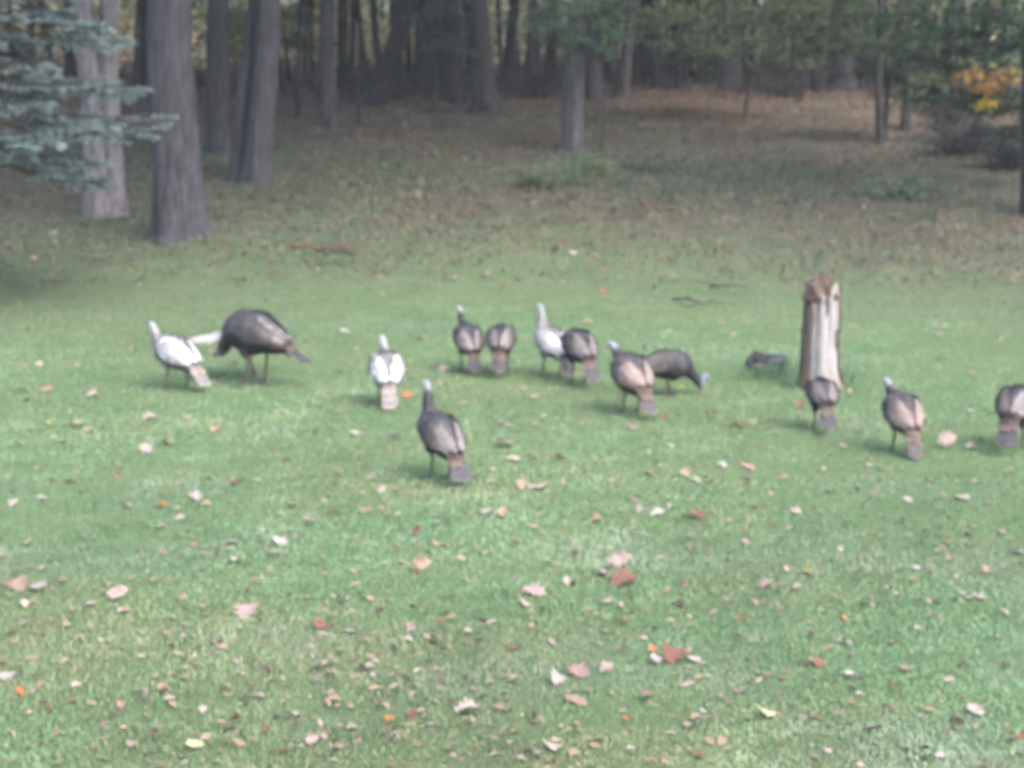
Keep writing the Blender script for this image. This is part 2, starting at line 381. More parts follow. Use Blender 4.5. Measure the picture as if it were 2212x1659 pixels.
# small understorey trees on the bank and among the wood
def spray_tree(name, label, parent_pt, clusters, hue, stem, leaf, seed, extra=None, dens=300):
    """small understorey tree: stem, boughs reaching each leaf cluster, leaves in flat sprays"""
    r = np.random.default_rng(seed); e = empty(name, parent_pt); P0 = np.array(parent_pt)
    st = MB(); lf = MB()
    zt = max(c[2] for c in clusters) - P0[2] + .4
    sp = spline([(0, 0, -.15), (.05, 0, zt * .3), (-.06, .05, zt * .65), (.05, 0, zt)], 8)
    v, q, t = tube(sp, np.linspace(stem, stem * .35, len(sp)), 12); st.add(v, q, t, (.05, .045, .042))
    for c in clusters:
        c0 = np.array(c[:3]) - P0; rx, rz = c[3], c[4]; tone = np.array(c[5] if len(c) > 5 else hue)
        z0 = np.clip(c0[2] - .45, .5, zt); a = sp[np.argmin(abs(sp[:, 2] - z0))]
        bw = spline([a, (a + c0) / 2 + np.array([0, 0, .18]), c0], 5); v, q, t = tube(bw, np.linspace(stem * .35, .008, len(bw)), 6); st.add(v, q, t, (.05, .045, .042))
        nt = int(8 + rx * 12) if rx > .3 else int(3 + rx * 12)
        for _ in range(nt):
            tw0 = c0 + r.normal(size=3) * np.array([rx * .45, rx * .45, rz * .4]); d = r.normal(size=3) * np.array([1, 1, .25]); d /= np.linalg.norm(d)
            m = int(dens / 10); u = r.random((m, 1)); p = tw0 + d * u * rx * .7 + r.normal(size=(m, 3)) * np.array([.09, .09, .04])
            ax = d + r.normal(size=(m, 3)) * .7; ax[:, 2] -= .25
            vv, qq = quads_leaf(p, ax, np.tile([0, -.25, 1.], (m, 1)) + r.normal(size=(m, 3)) * .45, r.uniform(.7, 1.2, m) * leaf, r.uniform(.6, .9, m) * leaf, .15)
            tt = tone * r.uniform(.6, 1.35); lf.add(vv, qq, c=np.clip(np.repeat(tt * r.uniform(.8, 1.2, (m, 1)) * (1 + r.normal(size=(m, 3)) * .06), 4, 0), 0, 1))
            nb_ = bw[np.argmin(((bw - tw0) ** 2).sum(1))]; v, q, t = tube([nb_, tw0, tw0 + d * rx * .35, tw0 + d * rx * .7], [.009, .008, .006, .003], 4); st.add(v, q, t, (.05, .045, .042))
    st.build('trunk', M_TWIG, e); lf.build('crown', M_LEAF, e)
    return tag(e, label, 'tree')

def cl(px, py, y, rx, rz, col=None):
    p = at_depth(px, py, y); return (p.x, p.y, p.z, rx, rz) + ((col,) if col else ())
def foot(px, y): 
    q = at_depth(px, 200, y); return (q.x, y, float(T(q.x, y)))
G1, G2, G3 = (.065, .115, .06), (.072, .11, .045), (.05, .09, .05)
ORANGE = (.38, .20, .05); YEL = (.42, .34, .06)
spray_tree('overhanging_maple', 'small green maple with an orange leaf cluster overhanging the right bank', foot(2275, 35.5),
    [cl(2140, 20, 35, .9, .5), cl(2060, 70, 35.4, .8, .45), cl(2190, 100, 35, .7, .5), cl(1985, 110, 36, .65, .4), cl(2050, 150, 35.6, .6, .3), cl(2100, 205, 35, .32, .16, G1), cl(1975, 30, 36, .8, .5),
     cl(2200, 30, 34.6, .8, .5), cl(2095, 160, 34.6, .2, .05, (.38, .24, .08)), cl(2160, 172, 34.6, .24, .06, (.40, .27, .09)), cl(2120, 192, 34.5, .2, .05, (.40, .21, .07)), cl(2128, 224, 34.6, .09, .05, YEL), cl(2170, 165, 34.6, .08, .04, (.38, .27, .1)), cl(2230, 220, 35.2, .5, .3), cl(2170, 235, 35.6, .6, .3), cl(2210, 290, 35.4, .5, .3), cl(2030, 215, 36, .5, .25), cl(2080, 100, 36, .8, .4)],
    G1, .08, .10, 71)
spray_tree('leafy_sapling', 'green leafy sapling left of the orange-leaved maple, crown hanging low', foot(1912, 42.5),
    [cl(1900, 20, 42, 1.0, .5), cl(1800, 40, 42, 1.0, .5), cl(1840, 95, 41.5, .8, .35), cl(1720, 60, 42, 1.0, .45), cl(1960, 80, 42, .8, .5), cl(1990, 150, 42, .6, .3), cl(1660, 20, 42.5, .9, .5), cl(1765, 110, 42, .7, .3), cl(1935, 155, 42.2, .45, .25), cl(1820, -30, 42, 1.2, .5), cl(1985, 195, 42, .6, .3), cl(1870, 150, 42.5, .6, .3)],
    G2, .07, .10, 72)
spray_tree('low_branching_sapling', 'pale green sapling with sloping sprays in front of the stout grey trunk', foot(1610, 46),
    [cl(1560, 100, 45.5, .9, .3), cl(1510, 128, 45.5, .7, .25), cl(1630, 85, 45.5, .9, .35), cl(1450, 40, 46, 1.0, .4), cl(1560, 40, 46, 1.1, .45), cl(1690, 120, 45.5, .7, .3), cl(1660, 40, 46, 1.0, .4), cl(1480, 90, 45, .5, .2)],
    (.08, .115, .05), .06, .10, 73)
spray_tree('bluish_sapling', 'bluish green sapling whose sprays cross the slim pale trunk', foot(1300, 40.5),
    [cl(1200, 60, 40, .6, .2), cl(1270, 30, 40, .7, .25), cl(1170, 35, 40.3, .5, .2), cl(1310, 70, 40.3, .5, .2), cl(1240, 90, 40, .45, .15), cl(1240, 5, 40, .8, .3), cl(1300, 110, 40.3, .35, .15), cl(1330, 10, 40.6, .6, .3)],
    (.085, .14, .085), .035, .085, 74)
spray_tree('dim_sapling', 'dim green sapling with leaves hanging before the broad blackish trunk', foot(938, 47.5),
    [cl(985, 40, 47, .7, .35), cl(960, 90, 47, .55, .25), cl(1000, 110, 47, .4, .2), cl(935, 20, 47, .7, .3)], (.05, .085, .05), .05, .09, 75)
spray_tree('yellow_sapling', 'yellowish green sapling seen between the oak and the leaning grey tree', foot(505, 52),
    [cl(480, 40, 51, .7, .5), cl(515, 60, 51, .6, .5), cl(500, 110, 51, .4, .3), cl(640, 30, 52, .8, .4, (.10, .13, .04)), cl(650, 90, 52, .5, .3, (.12, .13, .05)), cl(600, 60, 53, .6, .4)], (.17, .19, .05), .05, .11, 76)

# blue spruce at the left edge
def spruce():
    r = np.random.default_rng(5); base = (-6.9, 24.5, float(T(-6.9, 24.5))); e = empty('blue_spruce', base)
    H = 9.0; st = MB(); nd = MB(); tm = []
    v, q, t = tube([(0, 0, -.2), (0, 0, .5), (.02, 0, 3), (0, 0, 6), (0, 0, H)], [.2, .17, .14, .09, .015], 18); st.add(v, q, t, (.09, .07, .055))
    z = 2.02; NP, NA, NL, NC = [], [], [], []
    while z < H - .3:
        L = 3.0 * (1 - z / H) ** .8 + .15; nb = 7
        if z < 2.4: L *= .84
        a0 = r.uniform(0, 6.28)
        for b in range(nb):
            a = a0 + b * 2 * math.pi / nb + r.normal() * .15; d = np.array([math.cos(a), math.sin(a), 0]); ln = L * r.uniform(.5, 1.12)
            droop = -.26 if z < 4 else .05
            zz = z + r.uniform(-.2, .2); droop += r.uniform(-.16, .12)
            br = spline([(0, 0, zz), d * ln * .5 + (0, 0, zz + droop * ln * .45), d * ln * .85 + (0, 0, zz + droop * ln * .62), d * ln + (0, 0, zz + droop * ln * .55)], 5)
            v, q, t = tube(br, np.linspace(.02, .004, len(br)), 5); st.add(v, q, t, (.07, .055, .045))
            near = (d[0] > -.25) and z < 4.8
            segs = []
            u = .34
            while u < 1.0:
                p0 = br[min(int(u * (len(br) - 1)), len(br) - 1)]
                for sgn in (-1, 1):
                    sd = np.array([-d[1], d[0], 0]) * sgn; tl = ln * .34 * (1.12 - u) + .1
                    dd = d * .8 + sd * .75 + np.array([0, 0, r.uniform(-.38, .12)]); dd /= np.linalg.norm(dd); segs.append((p0, p0 + dd * tl))
                    if near and tl > .25:
                        pm = p0 + dd * tl * .5
                        for s2 in (-1, 1):
                            d2 = dd + s2 * np.cross(dd, [0, 0, 1]) * .7; d2 /= np.linalg.norm(d2); segs.append((pm, pm + d2 * tl * .42))
                u += .085 if near else .16
            segs.append((br[-6], br[-1])); segs.append((br[-10], br[-6]))
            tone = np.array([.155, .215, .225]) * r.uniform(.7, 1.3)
            for (s0, s1) in segs:
                s0 = np.array(s0); s1 = np.array(s1); ln2 = np.linalg.norm(s1 - s0); m = int(ln2 * (210 if near else 60)) + 4
                if near: v, q, t = tube([s0, s1], [.005, .003], 3, cap=False); st.add(v, q, t, (.09, .065, .045))
                dd = (s1 - s0) / (ln2 + 1e-9); uu = r.random((m, 1)); nn = r.normal(size=(m, 3)); nn -= dd * (nn @ dd)[:, None]; nn /= np.linalg.norm(nn, axis=1)[:, None]; nn[:, 2] = nn[:, 2] * .7 + .2
                NP.append(s0 + (s1 - s0) * uu); NA.append(nn + dd * .75); NL.append(np.full(m, .042 if near else .055))
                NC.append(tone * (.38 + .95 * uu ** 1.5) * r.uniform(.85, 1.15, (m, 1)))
        z += .16 if z < 4.5 else .3
    P = np.concatenate(NP); A = np.concatenate(NA); Ln = np.concatenate(NL); Cc = np.concatenate(NC); n = len(P)
    A /= np.linalg.norm(A, axis=1)[:, None]; sd = np.cross(A, rng.normal(size=(n, 3))); sd /= np.linalg.norm(sd, axis=1)[:, None]; wd = Ln[:, None] * .15
    V = np.stack([P - sd * wd, P + sd * wd, P + A * Ln[:, None]], 1).reshape(-1, 3)
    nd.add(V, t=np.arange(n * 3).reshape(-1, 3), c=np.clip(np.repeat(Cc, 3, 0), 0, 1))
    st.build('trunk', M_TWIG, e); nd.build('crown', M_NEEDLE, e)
    tag(e, 'blue spruce with pale needled branches reaching in from the left edge', 'tree')
    return n
spruce()

# ------------------------------------------------------------------ undergrowth and far foliage
def foliage_stuff(name, n_cl, per, pos_fn, leaf, tones, label, cat, spread, flat=.6, mat=None):
    mb = MB()
    for k in range(n_cl):
        c = np.array(pos_fn(k)); m = per
        p = c + rng.normal(size=(m, 3)) * np.array(spread); tone = np.array(tones[rng.integers(len(tones))]) * rng.uniform(.65, 1.35)
        v, q = quads_leaf(p, rand_dir(m, flat), rand_dir(m, 2), rng.uniform(.7, 1.3, m) * leaf, rng.uniform(.5, .9, m) * leaf, .1)
        mb.add(v, q, c=np.clip(np.repeat(tone * rng.uniform(.75, 1.25, (m, 1)), 4, 0), 0, 1))
    return tag(mb.build(name, mat or M_LEAF), label, cat, kind='stuff')

def far_pos(k):
    y = rng.uniform(68, 92); x = rng.uniform(-1, 1) * (y * .27 + 8); g = float(T(x, y))
    return x, y, g + rng.uniform(0, 1) ** 1.1 * 11
foliage_stuff('far_foliage', 2300, 40, far_pos, .34, [(.36, .37, .15), (.42, .38, .20), (.24, .30, .12), (.45, .35, .24), (.12, .17, .08), (.40, .40, .16), (.08, .11, .055)], 'yellow green autumn foliage, coloured bright as if lit, beyond the dark trunks', 'foliage', (.8, .8, .55))  # leaf colours brightened so the gaps between trunks read as lit
def mid_pos(k):
    y = rng.uniform(50, 60); x = rng.uniform(-1, 1) * (y * .27 + 3); g = float(T(x, y))
    return x, y, g + rng.uniform(1.5, 4.5)
foliage_stuff('understorey_leaves', 330, 30, mid_pos, .13, [(.05, .075, .035), (.08, .095, .04), (.035, .06, .035), (.12, .11, .05)], 'scattered dull green leaves among the trunks of the wood', 'foliage', (.5, .5, .22))
# brush along the edge of the wood: dark twigs
def brush():
    mb = MB(); r = np.random.default_rng(8)
    for k in range(1500):
        y = r.uniform(49.5, 56); x = r.uniform(-1, 1) * (y * .27 + 1.5)
        dens = .55 + .5 * math.sin(x * .9 + 1) * math.sin(x * .37)
        if r.random() > dens: continue
        g = float(T(x, y)); hgt = r.uniform(.25, 1.15); d = np.array([r.normal() * .5, r.normal() * .3, 1.0]); d /= np.linalg.norm(d)
        p0 = np.array([x, y, g - .03]); p1 = p0 + d * hgt * .5; p2 = p0 + d * hgt + np.array([r.normal() * .12, r.normal() * .1, -.05])
        v, q, t = tube([p0, p1, p2], [.016, .011, .005], 4, cap=False); cc = np.array([.03, .026, .027]) * r.uniform(.6, 1.6); mb.add(v, q, t, cc)
        for s in range(3):
            u = r.uniform(.3, .95); b = p0 + (p2 - p0) * u; e = b + np.array([r.normal() * .2, r.normal() * .2, r.uniform(.02, .25)])
            v, q, t = tube([b, e], [.007, .003], 3, cap=False); mb.add(v, q, t, cc)
        m = 10; p = p0 + (p2 - p0) * r.random((m, 1)) + r.normal(size=(m, 3)) * .1
        v, q = quads_leaf(p, rand_dir(m), rand_dir(m, 2), r.uniform(.05, .1, m), r.uniform(.04, .07, m)); mb.add(v, q, c=np.array([.032, .033, .027]) * r.uniform(.5, 1.6))
    tag(mb.build('brushwood', M_TWIG), 'low dark brush tangled along the edge of the wood', 'brush', kind='stuff')
brush()

def shrub(name, label, px, py, w, h, tones, seed, n=2600, leaf=.06, twigcol=(.035, .03, .032)):
    r = np.random.default_rng(seed); p = ground(px, py); e = empty(name, p); st = MB(); lf = MB()
    for k in range(46):
        a = r.uniform(0, 6.28); rr = r.random() ** .5; tip = np.array([math.cos(a) * rr * w * .5, math.sin(a) * rr * w * .35, h * (1 - .55 * rr ** 2) * r.uniform(.7, 1.05)])
        pts = spline([(tip[0] * .15, tip[1] * .15, -.05), tip * np.array([.5, .5, .6]), tip], 4); v, q, t = tube(pts, np.linspace(.016, .004, len(pts)), 5, cap=False); st.add(v, q, t, twigcol)
        m = n // 46; u = r.uniform(.35, 1.02, (m, 1)); pp = tip * u * np.array([1, 1, 1]) + r.normal(size=(m, 3)) * .11; pp[:, 2] = np.abs(pp[:, 2])
        tone = np.array(tones[k % len(tones)]) * r.uniform(.6, 1.4)
        v, q = quads_leaf(pp, rand_dir(m, .7), rand_dir(m, 2), r.uniform(.7, 1.3, m) * leaf, r.uniform(.5, .8, m) * leaf); lf.add(v, q, c=np.clip(np.repeat(tone * r.uniform(.8, 1.2, (m, 1)), 4, 0), 0, 1))
    st.build('stems', M_TWIG, e); lf.build('leaves', M_LEAF, e)
    return tag(e, label, 'shrub')
shrub('dark_shrub', 'low blackish shrub beneath the orange leaves of the maple', 2080, 330, 2.6, .8, [(.02, .024, .022), (.03, .032, .03)], 31)
shrub('purplish_shrub', 'dark purplish shrub touching the right edge beside the cut-off trunk', 2190, 362, 2.0, .85, [(.03, .026, .03), (.028, .034, .03)], 32)
shrub('dark_clump_shrub', 'dark undergrowth clump right of the upright stem on the bank', 2060, 268, 2.4, .8, [(.03, .036, .028), (.045, .05, .036)], 39, n=1800)  # dark leaf tones, varied at random
shrub('twiggy_shrub', 'grey twiggy shrub in the wood below the hanging green leaves', 1690, 208, 2.2, .8, [(.05, .05, .04), (.08, .07, .06)], 33, n=900)
shrub('brush_mass_shrub', 'dark brush mass at the foot of the slim pale trunk background', 1160, 212, 2.4, .9, [(.025, .025, .03), (.04, .04, .04)], 34, n=1500)  # blackish leaf tones, varied at random
shrub('low_shrub', 'low soft green weed patch at the middle of the bank, widest of three', 1190, 400, 2.0, .34, [(.12, .165, .11), (.10, .14, .09), (.14, .16, .10)], 36, n=2000, leaf=.06, twigcol=(.09, .11, .07))
shrub('low_shrub', 'low soft green weed patch on the bank below the crooked stem', 1960, 425, 2.4, .34, [(.11, .155, .115), (.09, .13, .09), (.13, .15, .10)], 37, n=2200, leaf=.06, twigcol=(.09, .11, .07))
shrub('low_shrub', 'low soft green weed patch between the slim pale trunk and right bank', 1420, 372, 2.0, .26, [(.10, .14, .10), (.12, .145, .10)], 38, n=1400, leaf=.06, twigcol=(.09, .11, .07))
shrub('weedy_shrub', 'low pale green weed clump right of the slim pale trunk', 1275, 372, 1.2, .28, [(.16, .22, .12), (.13, .18, .09)], 35, n=900, leaf=.055, twigcol=(.1, .13, .07))

# weeds and litter on the bank
def weeds():
    mb = MB()
    n = 3400; y = rng.uniform(28, 48, n); x = (rng.random(n) * 2 - 1) * (y * .268 + .8)
    spot = np.exp(-((x - 1.0) / 1.6) ** 2 - ((y - 36) / 3.5) ** 2) + np.exp(-((x - 6.5) / 2) ** 2 - ((y - 34) / 2.5) ** 2); dn = fbm(x, y, .55, 21) + .25 * fbm(x, y, 1.7, 22) + 1.3 * spot; keep = (wildness(x, y) > .3) & (rng.random(n) < np.clip(.35 + .6 * dn, .05, 1)); x, y = x[keep], y[keep]
    for a, b in zip(x, y):
        m = int(rng.integers(7, 16)); h = rng.uniform(.04, .17); s = rng.uniform(.06, .18)
        p = np.stack([a + rng.normal(size=m) * s, b + rng.normal(size=m) * s, np.zeros(m)], 1); p[:, 2] = T(p[:, 0], p[:, 1]) + rng.uniform(.01, 1, m) * h
        tone = np.array([(.10, .145, .09), (.14, .165, .10), (.09, .14, .105), (.15, .13, .095)][rng.integers(4)]) * rng.uniform(.7, 1.3)
        v, q = quads_leaf(p, rand_dir(m, .6), np.tile([0, 0, 1.], (m, 1)) + rng.normal(size=(m, 3)) * .5, rng.uniform(.04, .09, m), rng.uniform(.025, .05, m), .1)
        mb.add(v, q, c=np.repeat(tone * rng.uniform(.8, 1.25, (m, 1)), 4, 0))
    tag(mb.build('bank_weeds', M_LEAF), 'low weeds and creeping leaves scattered over the bank', 'weeds', kind='stuff')
weeds()
def litter():
    n = 26000; y = rng.uniform(26, 60, n); x = (rng.random(n) * 2 - 1) * (y * .268 + 1)
    w = wildness(x, y); l = litterness(x, y); keep = rng.random(n) < (.28 * w + .9 * l + .08 * np.clip(w * (1 - w) * 4, 0, 1)); x, y = x[keep], y[keep]; n = len(x)
    p = np.stack([x, y, T(x, y) + rng.uniform(.005, .05, n)], 1)
    tn = np.array([(.23, .145, .115), (.17, .09, .072), (.25, .185, .155), (.10, .068, .055), (.21, .095, .075)])[rng.integers(0, 5, n)] * rng.uniform(.6, 1.2, (n, 1))
    v, q = quads_leaf(p, rand_dir(n, .25), np.tile([0, 0, 1.], (n, 1)) + rng.normal(size=(n, 3)) * .35, rng.uniform(.07, .14, n), rng.uniform(.04, .08, n), .15)
    tag(MB().add(v, q, c=np.repeat(tn, 4, 0)).build('leaf_litter', M_LITTER), 'brown and reddish dead leaves carpeting the bank below the wood', 'leaves', kind='stuff')
litter()

# ------------------------------------------------------------------ old stump, log, sticks
def stump():
    p = ground(1768, 836); e = empty('tree_stump', p); k = p.y / F
    r = np.random.default_rng(3); Hs = 1.04; seg = 72; n = 44
    zs = np.linspace(-.06, 1, n); th = np.linspace(0, 2 * np.pi, seg, endpoint=False)
    cx = np.interp(zs, [0, .5, 1], [0, 0, .025])
    def radius(z, t, grow=0):
        f = .168 - .012 * z + .055 * np.exp(-z / .09) * (.55 + .6 * np.cos(t - .2)) + .025 * np.exp(-z / .1)
        return f * (1 + .035 * np.sin(3 * t + 1) + .02 * np.sin(11 * t + 2 * z) + .015 * np.sin(19 * t)) + grow
    def topz(t): return Hs * (.93 + .035 * np.sin(2 * t + 2) + .045 * np.sin(7 * t) + .035 * np.sin(17 * t + 1) + .02 * np.sin(29 * t) - .10 * np.exp(-((t - 4.78) / .12) ** 2))
    # weathered heartwood (theta = -90 deg faces the camera)
    ZZ, TT = np.meshgrid(zs, th, indexing='ij'); rad = radius(np.clip(ZZ, 0, 1), TT)
    grv = .013 * np.sin(23 * TT + 1.6 * np.sin(4 * ZZ)) + .010 * np.sin(41 * TT + 2 * np.sin(3 * ZZ + 1)) + .006 * np.sin(67 * TT)
    notch = -.07 * np.exp(-((TT - 4.80) / .10) ** 2) * np.clip((ZZ - .72) / .15, 0, 1)
    rad = rad + grv * .7 + notch - .008
    V = np.stack([cx[:, None] + rad * np.cos(TT), rad * np.sin(TT), ZZ * topz(TT)], -1).reshape(-1, 3)
    i = np.arange(n - 1)[:, None] * seg; j = np.arange(seg)[None, :]; kk = (j + 1) % seg
    Qd = np.stack([i + j, i + kk, i + seg + kk, i + seg + j], -1).reshape(-1, 4)
    V = np.vstack([V, [[.025, 0, Hs * .80]]]); tt = [[n * seg, (n - 1) * seg + m, (n - 1) * seg + (m + 1) % seg] for m in range(seg)]
    zz = np.append(ZZ.ravel(), .8); ta = np.append(TT.ravel(), 0)
    pale = np.array([.30, .285, .30]); tan = np.array([.20, .145, .105]); mixf = np.clip(.75 * np.exp(-np.clip(zz - .02, 0, 1) / .10) + .3 * np.clip((zz - .75) / .25, 0, 1) + .15 * np.sin(23 * ta), 0, 1)[:, None]
    col = (pale * (1 - mixf) + tan * mixf) * np.append(np.tile(r.uniform(.62, 1.2, seg), n), 1.0)[:, None] * r.uniform(.85, 1.12, (n * seg + 1, 1)); col[-1] = (.10, .075, .06)
    MB().add(V, Qd, tt, col).build('heartwood', M_WOOD, e)
    # bark shell: wraps the sides and back, leaving a bare strip towards the lawn
    bk = MB(); t0, t1 = 6.0, 4.0 + 2 * np.pi
    m = 60; u = np.linspace(0, 1, m)
    ZZ, UU = np.meshgrid(zs, u, indexing='ij')
    lo = t0 + .10 * np.sin(9 * ZZ) + .06 * np.sin(23 * ZZ) + .25 * np.clip(ZZ - .55, 0, 1) - .2 * np.exp(-ZZ / .12); hi = t1 + .09 * np.sin(8 * ZZ + 2) + .05 * np.sin(19 * ZZ) - .12 * np.clip(ZZ - .3, 0, 1) + .1 * np.exp(-ZZ / .1)
    TT = lo + (hi - lo) * UU
    base = radius(np.clip(ZZ, 0, 1), TT); thick = .016 + .009 * np.sin(17 * TT + 3 * np.sin(6 * ZZ)) + .006 * np.sin(41 * TT + 5 * ZZ)
    tz = topz(TT) * (1.0 + .02 * np.sin(13 * TT))
    for g, flip in ((thick, False), (-.004 + 0 * thick, True)):
        rr = base + g; V = np.stack([cx[:, None] + rr * np.cos(TT), rr * np.sin(TT), ZZ * tz], -1).reshape(-1, 3)
        ii = np.arange(n - 1)[:, None] * m; jj = np.arange(m - 1)[None, :]
        Qb = np.stack([ii + jj, ii + jj + 1, ii + m + jj + 1, ii + m + jj], -1).reshape(-1, 4)
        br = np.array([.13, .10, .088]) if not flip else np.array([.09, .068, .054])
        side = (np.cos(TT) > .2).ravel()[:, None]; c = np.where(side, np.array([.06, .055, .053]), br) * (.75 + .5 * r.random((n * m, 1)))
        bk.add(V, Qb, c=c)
    for jx in (0, m - 1):           # the shell's broken edges
        a = np.stack([cx + (base[:, jx] + thick[:, jx]) * np.cos(TT[:, jx]), (base[:, jx] + thick[:, jx]) * np.sin(TT[:, jx]), zs * tz[:, jx]], 1); b = np.stack([cx + (base[:, jx] - .004) * np.cos(TT[:, jx]), (base[:, jx] - .004) * np.sin(TT[:, jx]), zs * tz[:, jx]], 1)
        V = np.vstack([a, b]); q = [[s, s + 1, n + s + 1, n + s] for s in range(n - 1)]; bk.add(V, q, c=(.12, .09, .07))
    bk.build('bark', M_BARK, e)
    # rotted crown of the stump: a dark knob and splinters
    kb = MB(); 
    pts = spline([(-.06, -.02, Hs * .82), (-.03, -.01, Hs * .95), (.03, .0, Hs * 1.03), (.05, .0, Hs * 1.09)], 5)
    v, q, t = tube(pts, np.interp(np.linspace(0, 1, len(pts)), [0, .4, .75, 1], [.125, .10, .065, .04]), 18, fn=lambda ii, tq: 1 + .16 * np.sin(3 * tq + ii) + .1 * np.sin(7 * tq)); kb.add(v, q, t, (.085, .06, .055))
    for a, l in ((2.6, .10), (3.4, .14), (5.6, .07), (.4, .09), (4.3, .06)):
        b0 = np.array([.15 * math.cos(a) + .02, .15 * math.sin(a), Hs * .86]); v, q, t = tube([b0, b0 + (0, 0, l * .7), b0 + (.01, 0, l)], [.03, .02, .004], 6); kb.add(v, q, t, (.12, .09, .075))
    kb.build('rotted_top', M_BARK, e)
    tag(e, 'tall weathered stump with a bare silvery front and ragged bark', 'stump')
    return p
stump_p = stump()

def log_chunk():
    p = ground(1655, 804); e = empty('broken_log', p, R(6)); mb = MB()
    P = spline(np.array([(-.20, 0, .05), (-.1, 0, .065), (.0, .01, .075), (.12, .01, .085), (.24, .02, .10)]), 5); n_ = len(P)
    rr = np.interp(np.linspace(0, 1, n_), [0, .3, .7, 1], [.10, .13, .105, .05]); fn = lambda ii, th: (1 + .16 * np.sin(3 * th + ii * .45) + .10 * np.sin(7 * th - ii * .6) + .07 * np.sin(13 * th + ii)) * (.78 + .22 * np.cos(th) ** 2)
    v, q, t = tube(P, rr, 24, cap=False, fn=fn); mb.add(v, q, None, np.array([.028, .03, .038]) * rng.uniform(.5, 1.6, (len(v), 1)))
    v, q, t = tube(P, rr * .72, 24, cap=False, fn=fn); mb.add(v, q[:, ::-1], None, (.02, .018, .02))
    for k_ in (0, n_ - 1):
        V = np.vstack([tube(P, rr, 24, cap=False, fn=fn)[0][k_ * 24:(k_ + 1) * 24], tube(P, rr * .72, 24, cap=False, fn=fn)[0][k_ * 24:(k_ + 1) * 24]])
        mb.add(V, [[a, (a + 1) % 24, 24 + (a + 1) % 24, 24 + a] for a in range(24)], None, (.05, .045, .05))
    mb.build('log_bark', M_BARK, e)
    s = MB(); v, q, t = tube([(-.17, -.085, .085), (-.11, -.098, .09), (-.05, -.098, .095)], [.004, .013, .004], 8); s.add(v, q, t, (.30, .18, .16)); s.build('rot_streak', M_WOOD, e)
    s = MB(); v, q, t = tube(spline([(-.02, -.085, .115), (.08, -.075, .13), (.18, -.05, .135)], 4), [.005, .012, .015, .016, .016, .015, .013, .01, .005], 8); s.add(v, q, t, (.11, .12, .14)); s.build('split_wood', M_WOOD, e)
    tag(e, 'short hollow bluish grey log piece lying in grass left of the stump', 'log')
log_chunk()

def sticks(name, label, pts_px, r0, col, twigs, seed):
    r = np.random.default_rng(seed); W = [ground(*p) for p in pts_px]; b = W[len(W) // 2]; e = empty(name, b)
    P = np.array([[w.x - b.x, w.y - b.y, w.z - b.z + .05 + .04 * (i % 2)] for i, w in enumerate(W)]); S = spline(P, 6); mb = MB()
    v, q, t = tube(S, np.linspace(r0, r0 * .35, len(S)), 8); mb.add(v, q, t, col); mb.build('stem', M_TWIG, e)
    for k in range(twigs):
        s0 = S[int(r.uniform(.2, .95) * (len(S) - 1))]; d = np.array([r.normal() * .3 + .15, r.normal() * .25, r.uniform(-.03, .12)]); v, q, t = tube(spline([s0, s0 + d * .6 + (0, 0, .03), s0 + d], 3), np.linspace(r0 * .5, .003, 7), 5); MB().add(v, q, t, col).build('twig', M_TWIG, e)
    tag(e, label, 'branch')
sticks('fallen_branch', 'reddish brown fallen branch with twigs below the thickest oak', [(632, 541), (668, 545), (705, 549), (740, 545), (775, 556)], .035, (.12, .07, .065), 7, 1)
sticks('forked_stick', 'dark stick lying on the grass left of the stump top', [(1452, 655), (1485, 660), (1515, 664), (1545, 660)], .017, (.05, .042, .04), 3, 2)
sticks('straight_stick', 'thin straight dark stick nearest the stump on the far grass', [(1532, 627), (1575, 629), (1622, 628)], .016, (.05, .045, .045), 1, 3)
def tufts():
    mb = MB(); spots = [(1660, 814, .15, 70), (1625, 820, .15, 60), (1690, 818, .16, 70), (1645, 812, .1, 50), (1720, 838, .2, 60), (1815, 832, .22, 70), (1835, 812, .2, 30), (1780, 842, .16, 40), (1640, 800, .16, 30), (1700, 805, .18, 30)]
    for (a, b, h, m) in spots:
        g = ground(a, b); x = g.x + rng.normal(size=m) * .09; y = g.y + rng.normal(size=m) * .06; an = rng.uniform(0, 6.28, m); hh = h * rng.uniform(.5, 1.25, m)
        p = np.stack([x, y, T(x, y)], 1); ax = np.stack([np.cos(an) * .45, np.sin(an) * .3, np.ones(m)], 1)
        v, q = quads_leaf(p, ax, np.stack([np.cos(an), np.sin(an), .3 + 0 * an], 1), hh, .012, .25); mb.add(v, q, c=np.repeat(np.array([.13, .21, .12]) * rng.uniform(.7, 1.3, (m, 1)), 4, 0))
    tag(mb.build('tall_grass', M_GRASS), 'longer unmown grass around the stump and broken log', 'grass', kind='stuff')
tufts()

